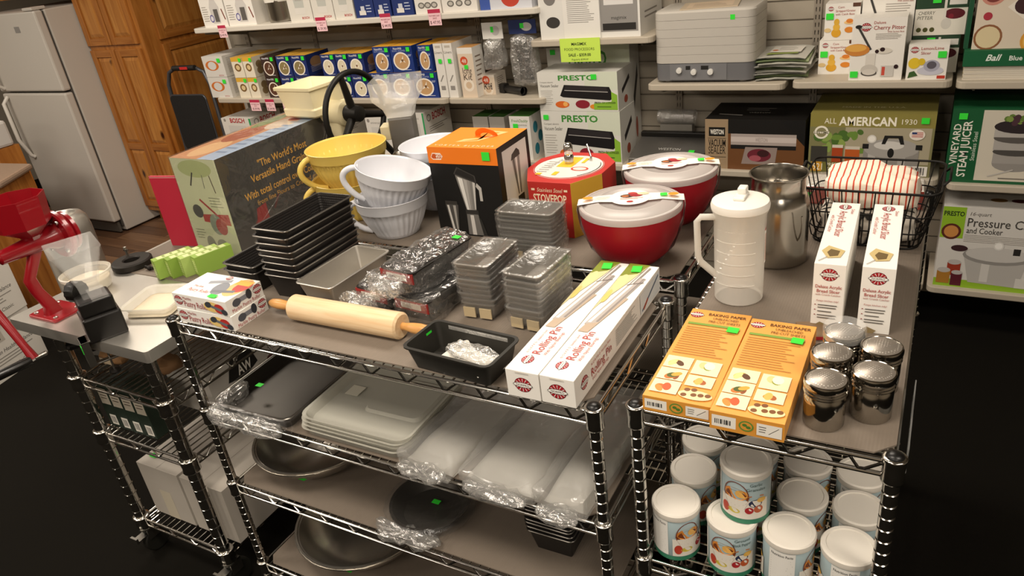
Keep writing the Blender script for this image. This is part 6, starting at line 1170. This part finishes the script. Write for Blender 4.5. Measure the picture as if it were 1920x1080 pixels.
def cherry(F, w, d, h): f = F['front']; f.logo(.26, .86, w * .085); f.text('Deluxe', .4, .93, h * .045, '#a8443a', 'l'); f.text('Cherry Pitter', .4, .85, h * .065, '#a03a34', 'l', maxw=w * .57); f.text('With Suction Base', .66, .78, h * .028, '#a8645c', 'l', maxw=w * .3); f.greek(.45, .66, .95, .76, 4, '#a8a29a'); f.line((.12, .86), (.38, .5), .008, '#3a3836'); f.ell(.12, .87, .012, .007, '#22201e'); f.ell(.12, .5, w * .24, h * .1, '#c8823a'); f.ell(.1, .53, w * .2, h * .06, '#e0a850'); f.rect(.3, .24, .48, .44, '#d8d2c8'); f.ell(.38, .17, w * .16, h * .09, '#c6c0b6'); f.ell(.38, .12, w * .15, h * .05, '#4a4642'); f.ell(.38, .135, w * .13, h * .05, '#d0cac0'); f.ell(.62, .48, w * .16, h * .05, '#d6d0c4'); f.ell(.5, .47, .007, .007, '#2a1416'); f.ell(.6, .5, .009, .008, '#2a1416'); f.ell(.88, .22, .008, .008, '#2a1416'); f.rect(.6, .06, .84, .24, '#c9c5be'); f.rect(.62, .08, .68, .22, '#c85040')
o = wb('cherry_pitter_box', 'large white cherry pitter box standing at the shelf front', 1591, 1691, 138, 36, zR, .11, '#e8e4dc', None, cherry); hp = o['_d'][2]; stk(o, 'front', .1, .1)
o = wb('cherry_pitter_box', 'second white cherry pitter box standing behind and above', 1606, 1702, 135, 36, zR, .1, '#e8e4dc', None, cherry, Y=YF + .12, h=hp + .12); stk(o, 'front', .9, .93)
def gpit(F, w, d, h): f = F['front']; f.rect(0, 0, 1, .66, '#ddd8cc'); f.rect(0, .66, 1, 1, '#24402a'); f.rect(.64, .74, .97, .9, '#dcd8d0'); f.text('CHERRY', .22, .56, h * .09, '#4a4a40', maxw=w * .32, shear=.15); f.text('PITTER', .2, .44, h * .09, '#4a4a40', maxw=w * .3, shear=.15); f.ell(.76, .52, w * .2, h * .13, '#5a1420'); f.ell(.7, .46, w * .05, h * .06, '#7a1a2a'); f.ell(.62, .28, w * .1, h * .14, '#c9c5bc'); f.rect(.55, .4, .6, .95, '#d8d4ca'); [f.ell(.1 + .13 * i, .14, w * .05, w * .05, '#4a4a20') for i in range(3)]
zg = zR + .0; o = wb('green_pitter_box', 'lower dark green cherry pitter box behind the lemon slicer', 1703, 1792, 135, 68, zR, .11, '#24402a', None, gpit, Y=YF + .12); hg = o['_d'][2]; stk(o, 'front', .4, .86)
o = wb('green_pitter_box', 'upper dark green cherry pitter box with cherries printed', 1703, 1798, 135, 68, zR + hg + .001, .11, '#24402a', None, gpit, Y=YF + .12, h=hg * 1.05); stk(o, 'front', .4, .88)
def lemon(F, w, d, h): f = F['front']; f.logo(.16, .86, w * .09); f.text('Lemon/Lime', .32, .9, h * .085, '#a8443a', 'l', maxw=w * .55); f.text('Slicer', .32, .77, h * .085, '#a8443a', 'l', maxw=w * .28); f.ell(.18, .48, w * .15, h * .16, '#e0c030'); f.ell(.36, .52, w * .09, h * .1, '#d8b828'); f.ell(.6, .26, w * .33, h * .13, '#c4c4d0'); f.ell(.62, .4, w * .2, h * .17, '#a8a8b8'); f.ell(.62, .42, w * .12, h * .11, '#5a5660'); f.poly([(.05, .05), (.3, .12), (.2, .26), (.08, .22)], '#3a5a2a'); f.rect(.78, .03, .98, .12, '#b83a2a')
o = wb('lemon_slicer_box', 'small white lemon slicer box before the green pitter boxes', 1698, 1774, 139, 85, zR, .1, '#e8e4dc', None, lemon); stk(o, 'front', .85, .72)
# --- book display
def ball(F, w, d, h): f = F['front']; f.text('Ball', .2, .55, h * .4, '#e4ece4', maxw=w * .12, shear=.3, bold=.02); f.text('Blue Book', .42, .5, h * .3, '#e4ece4', maxw=w * .26, bold=.015); f.text('38TH EDITION', .68, .55, h * .16, '#cfe0d4', maxw=w * .16)
a = PY(1792, 130, YF); 
for k in range(7): carton('canning_book', 'paperback canning book under the green tray, ' + ('lowest' if k == 0 else ORD[6 - k]) + ' in the stack', .42, .26, .0068, (a.x + .235, YF + .14, zFR + .0071 * k), .01 * (k % 2), '#cfc8ba', {'top': '#b8a878'}, 'book', 'stacked canning books', bevel=0)
zt_ = zFR + .0502; carton('display_tray', 'dark green cardboard book display tray with white lettering', .46, .26, .058, (a.x + .25, YF + .13, zt_), 0, '#0f5a35', None, 'display tray', draw=ball)
carton('display_backing', 'dark green tall side panel of the book display', .015, .2, .5, (a.x + .022, YF + .135, zt_ + .0585), 0, '#0f4a2e', None, 'display panel', bevel=0)
def pres(F, w, d, h):
    f = F['front']; f.rect(0, 0, .78, 1, '#d8cbb8'); f.rect(.8, 0, 1, 1, '#2b2c58'); f.text('Preserving', .885, .45, .05, '#e6e2ee', rot=-PI / 2, maxw=h * .6, bold=.015); f.text('40', .86, .07, .018, '#e6e2ee')
    for (u, v, r_, c_) in ((.15, .13, .045, '#8a5a3a'), (.15, .13, .038, '#d8c8a0'), (.62, .08, .045, '#d89a3a'), (.62, .08, .036, '#e6b860'), (.15, .6, .04, '#c88a7a'), (.15, .6, .03, '#7a3a34'), (.55, .86, .02, '#a83a40'), (.55, .86, .015, '#e0d4c8'), (.72, .62, .016, '#5a8a3a'), (.2, .9, .03, '#b88a6a'), (.2, .9, .022, '#8a4a3a'), (.36, .78, .02, '#8d8a88'), (.12, .36, .014, '#a83040')): f.ell(u, v, r_, r_, c_)
    f.poly([(.3, .45), (.5, .62), (.72, .42), (.52, .28)], '#e6ded0'); f.ell(.48, .46, .035, .03, '#3a1f22'); f.ell(.56, .4, .03, .03, '#4a2426')
o = carton('cook_book', 'large preserving cook book standing in the green tray', .31, .02, .32, (a.x + .195, YF + .03, zt_ + .0585), 0, '#cfc4b2', None, 'book', None, pres)
# --- low right boxes
def allam(F, w, d, h):
    f = F['front']; f.rect(0, 0, 1, .78, '#7d7a52'); f.rect(.3, .2, .98, .78, '#a89f86'); f.text('ALL', .17, .88, .024, '#f0ead6', maxw=w * .1); f.text('AMERICAN', .47, .88, .036, '#f4eedc', maxw=w * .46, bold=.03); f.text('1930', .8, .88, .022, '#f0ead6', maxw=w * .13)
    for i in range(16): r_ = random.Random(i); f.ell(r_.uniform(.04, .44), r_.uniform(.4, .72), r_.uniform(.012, .03), r_.uniform(.01, .022), ('#6a8a3a', '#8aa050', '#4a6a2c')[i % 3], 10, r_.uniform(0, 3))
    f.rect(.02, .2, .16, .46, '#3a3832'); f.rect(.2, .2, .29, .48, '#a8441e'); f.rect(.31, .2, .43, .46, '#b85a24'); f.rect(.2, .44, .29, .49, '#d8d0c0'); f.rect(.31, .42, .43, .47, '#d0c8b8')
    f.poly([(.46, .0), (.9, .0), (.9, .42), (.46, .42)], '#8d8983'); f.rect(.5, .0, .56, .42, '#b5b1ab'); f.rect(.74, .0, .8, .42, '#a9a59f'); f.ell(.68, .45, w * .22, h * .16, '#a39f99'); f.ell(.66, .5, w * .12, h * .07, '#cfccc6'); f.poly([(.6, .52), (.62, .66), (.76, .66), (.78, .52), (.75, .52), (.73, .62), (.65, .62), (.63, .52)], '#1a1917'); f.ell(.52, .6, .017, .017, '#d8d4cc'); f.ell(.52, .6, .012, .012, '#efece4'); f.rect(.45, .44, .5, .52, '#1a1917'); f.rect(.87, .44, .92, .52, '#1a1917'); f.ell(.68, .38, .012, .02, '#1c1b19')
    f.ell(.1, .69, .028, .028, '#efe9d8'); f.ell(.1, .69, .02, .02, '#8a8560'); f.rect(.035, .672, .165, .708, '#efe9d8'); f.text('LIFETIME', .1, .69, .011, '#55522e', maxw=w * .12, bold=.02)
    f.ell(.87, .68, .028, .022, '#e6ddd0'); [f.rect(.83, .645 + .022 * i, .915, .655 + .022 * i, '#b83a34') for i in range(4)]; f.rect(.83, .69, .868, .722, '#2c3a6a')
    f.rect(.03, .04, .36, .2, '#6e6c34'); f.rect(.03, .04, .12, .2, '#c8922a'); f.text('921', .085, .12, .03, '#f4eedc', maxw=w * .08); f.text('PRESSURE', .25, .16, .016, '#f0ead6', maxw=w * .18); f.text('CANNER', .25, .085, .016, '#f0ead6', maxw=w * .16); f.rect(.82, .02, .98, .18, '#e2ded6'); f.bars(.85, .04, .96, .16, n=9)
    f = F['top']; f.text('MADE IN THE U.S.A.', .5, .3, .02, '#d8d0a8', maxw=w * .6)
o = wb('pressure_canner_box', 'olive and gold pressure canner box behind the towel basket', 1512, 1740, 345, 212, zLO, .33, '#8a8140', {'top': '#8d8446'}, allam); stk(o, 'front', .92, .9)
def vine(F, w, d, h):
    f = F['front']; f.rect(.0, 0, .28, 1, '#14532f'); f.rect(.28, .04, 1, .98, '#cdc6b6'); f.text('VINEYARD', .06, .52, .026, '#e8e4d8', rot=PI / 2, maxw=h * .55, bold=.01); f.text('STEAM JUICER', .15, .46, .03, '#e8e4d8', rot=PI / 2, maxw=h * .76, bold=.015); f.text('Stainless Steel', .235, .5, .015, '#cfd8c8', rot=PI / 2, maxw=h * .4)
    f.ell(.62, .28, w * .2, h * .11, '#8f8b86'); f.rect(.42, .28, .82, .44, '#9d9994'); f.ell(.62, .44, w * .21, h * .06, '#4a4744'); f.rect(.41, .46, .83, .62, '#a9a5a0'); f.ell(.62, .62, w * .22, h * .07, '#57534f'); f.rect(.4, .63, .84, .76, '#b0aca6'); f.ell(.62, .77, w * .23, h * .09, '#2c2426')
    for i in range(22): r_ = random.Random(i + 5); f.ell(r_.uniform(.46, .78), r_.uniform(.8, .9), .011, .011, ('#5f7a34', '#7d9446', '#4a3038')[i % 3], 8)
    f.line((.4, .1), (.62, .2), .005, '#b8b4ae'); f.greek(.5, .06, .9, .1, 1, '#6a665e'); f.rect(.8, .88, 1, .98, '#d8782a'); f.text('S', .83, .93, .02, '#3a2a1a')
o = wb('steam_juicer_box', 'green and cream steam juicer box at the right end', 1766, 1975, 352, 203, zLO - .012, .3, '#14532f', None, vine); stk(o, 'front', .1, .9)
def pcan(F, w, d, h):
    f = F['front']; f.rect(0, 0, 1, .1, '#8fb82e'); f.rect(0, .62, .17, 1, '#8fb82e'); f.text('PRESTO', .085, .92, .02, '#22301a', maxw=w * .15, bold=.03); f.ell(.08, .7, .035, .035, '#5a2a20'); f.ell(.08, .7, .026, .026, '#c88a4a'); f.text('16-quart', .2, .93, .016, '#6a6660', 'l', shear=.2); f.text('Pressure Canner', .19, .83, .038, '#4a4743', 'l', maxw=w * .6, bold=.008); f.text('and Cooker', .19, .73, .026, '#4a4743', 'l', maxw=w * .26, bold=.008); f.greek(.18, .58, .75, .68, 5, '#a09a92'); f.ell(.66, .53, .014, .014, '#a83028'); f.text('12', .66, .53, .014, '#f0ece4'); f.text('YEAR', .7, .53, .014, '#33302c', 'l', bold=.02)
    f.poly([(.26, .08), (.62, .06), (.66, .4), (.2, .42)], '#b5b2ad'); f.rect(.34, .1, .4, .4, '#cfccc7'); f.ell(.44, .43, w * .25, h * .11, '#8f8c88'); f.ell(.44, .45, w * .23, h * .09, '#c4c1bc'); f.ell(.44, .56, .018, .018, '#d8d6d0'); f.ell(.44, .56, .013, .013, '#efede8'); f.rect(.55, .46, .6, .54, '#2a2826'); f.ell(.16, .5, .03, .014, '#3a2226'); f.ell(.72, .36, .03, .014, '#2a2022')
    for (u, v, s_, c_) in ((.14, .25, .024, '#9c3a26'), (.07, .14, .024, '#a8762e'), (.17, .12, .02, '#5a1e2a')): f.rect(u - s_ / w, v - .1, u + s_ / w, v + .06, c_); f.ell(u, v + .07, s_, s_ * .5, '#b8b4b0')
    f.rect(.6, .06, .78, .18, '#d2d0ca'); f = F['top']; f.ell(.4, .3, .03, .02, '#7a5a2a'); f.ell(.55, .3, .03, .02, '#4a1a20')
o = wb('canner_carton', 'white pressure canner carton with green base band on the lowest shelf', 1746, 2010, 545, 385, zB, .33, '#d2cfc9', None, pcan)
# more sealed packets on the low shelf beneath the olive box (partly seen past the basket)
carton('snack_packet_box', 'red and white flat packet on the lowest shelf under the olive box', .3, .2, .06, (-.3, YF + .13, zB), .05, '#b0463a', {'top': '#d6d0c6'}, 'packet')
for o_ in C.objects:
    if '_d' in o_: del o_['_d']
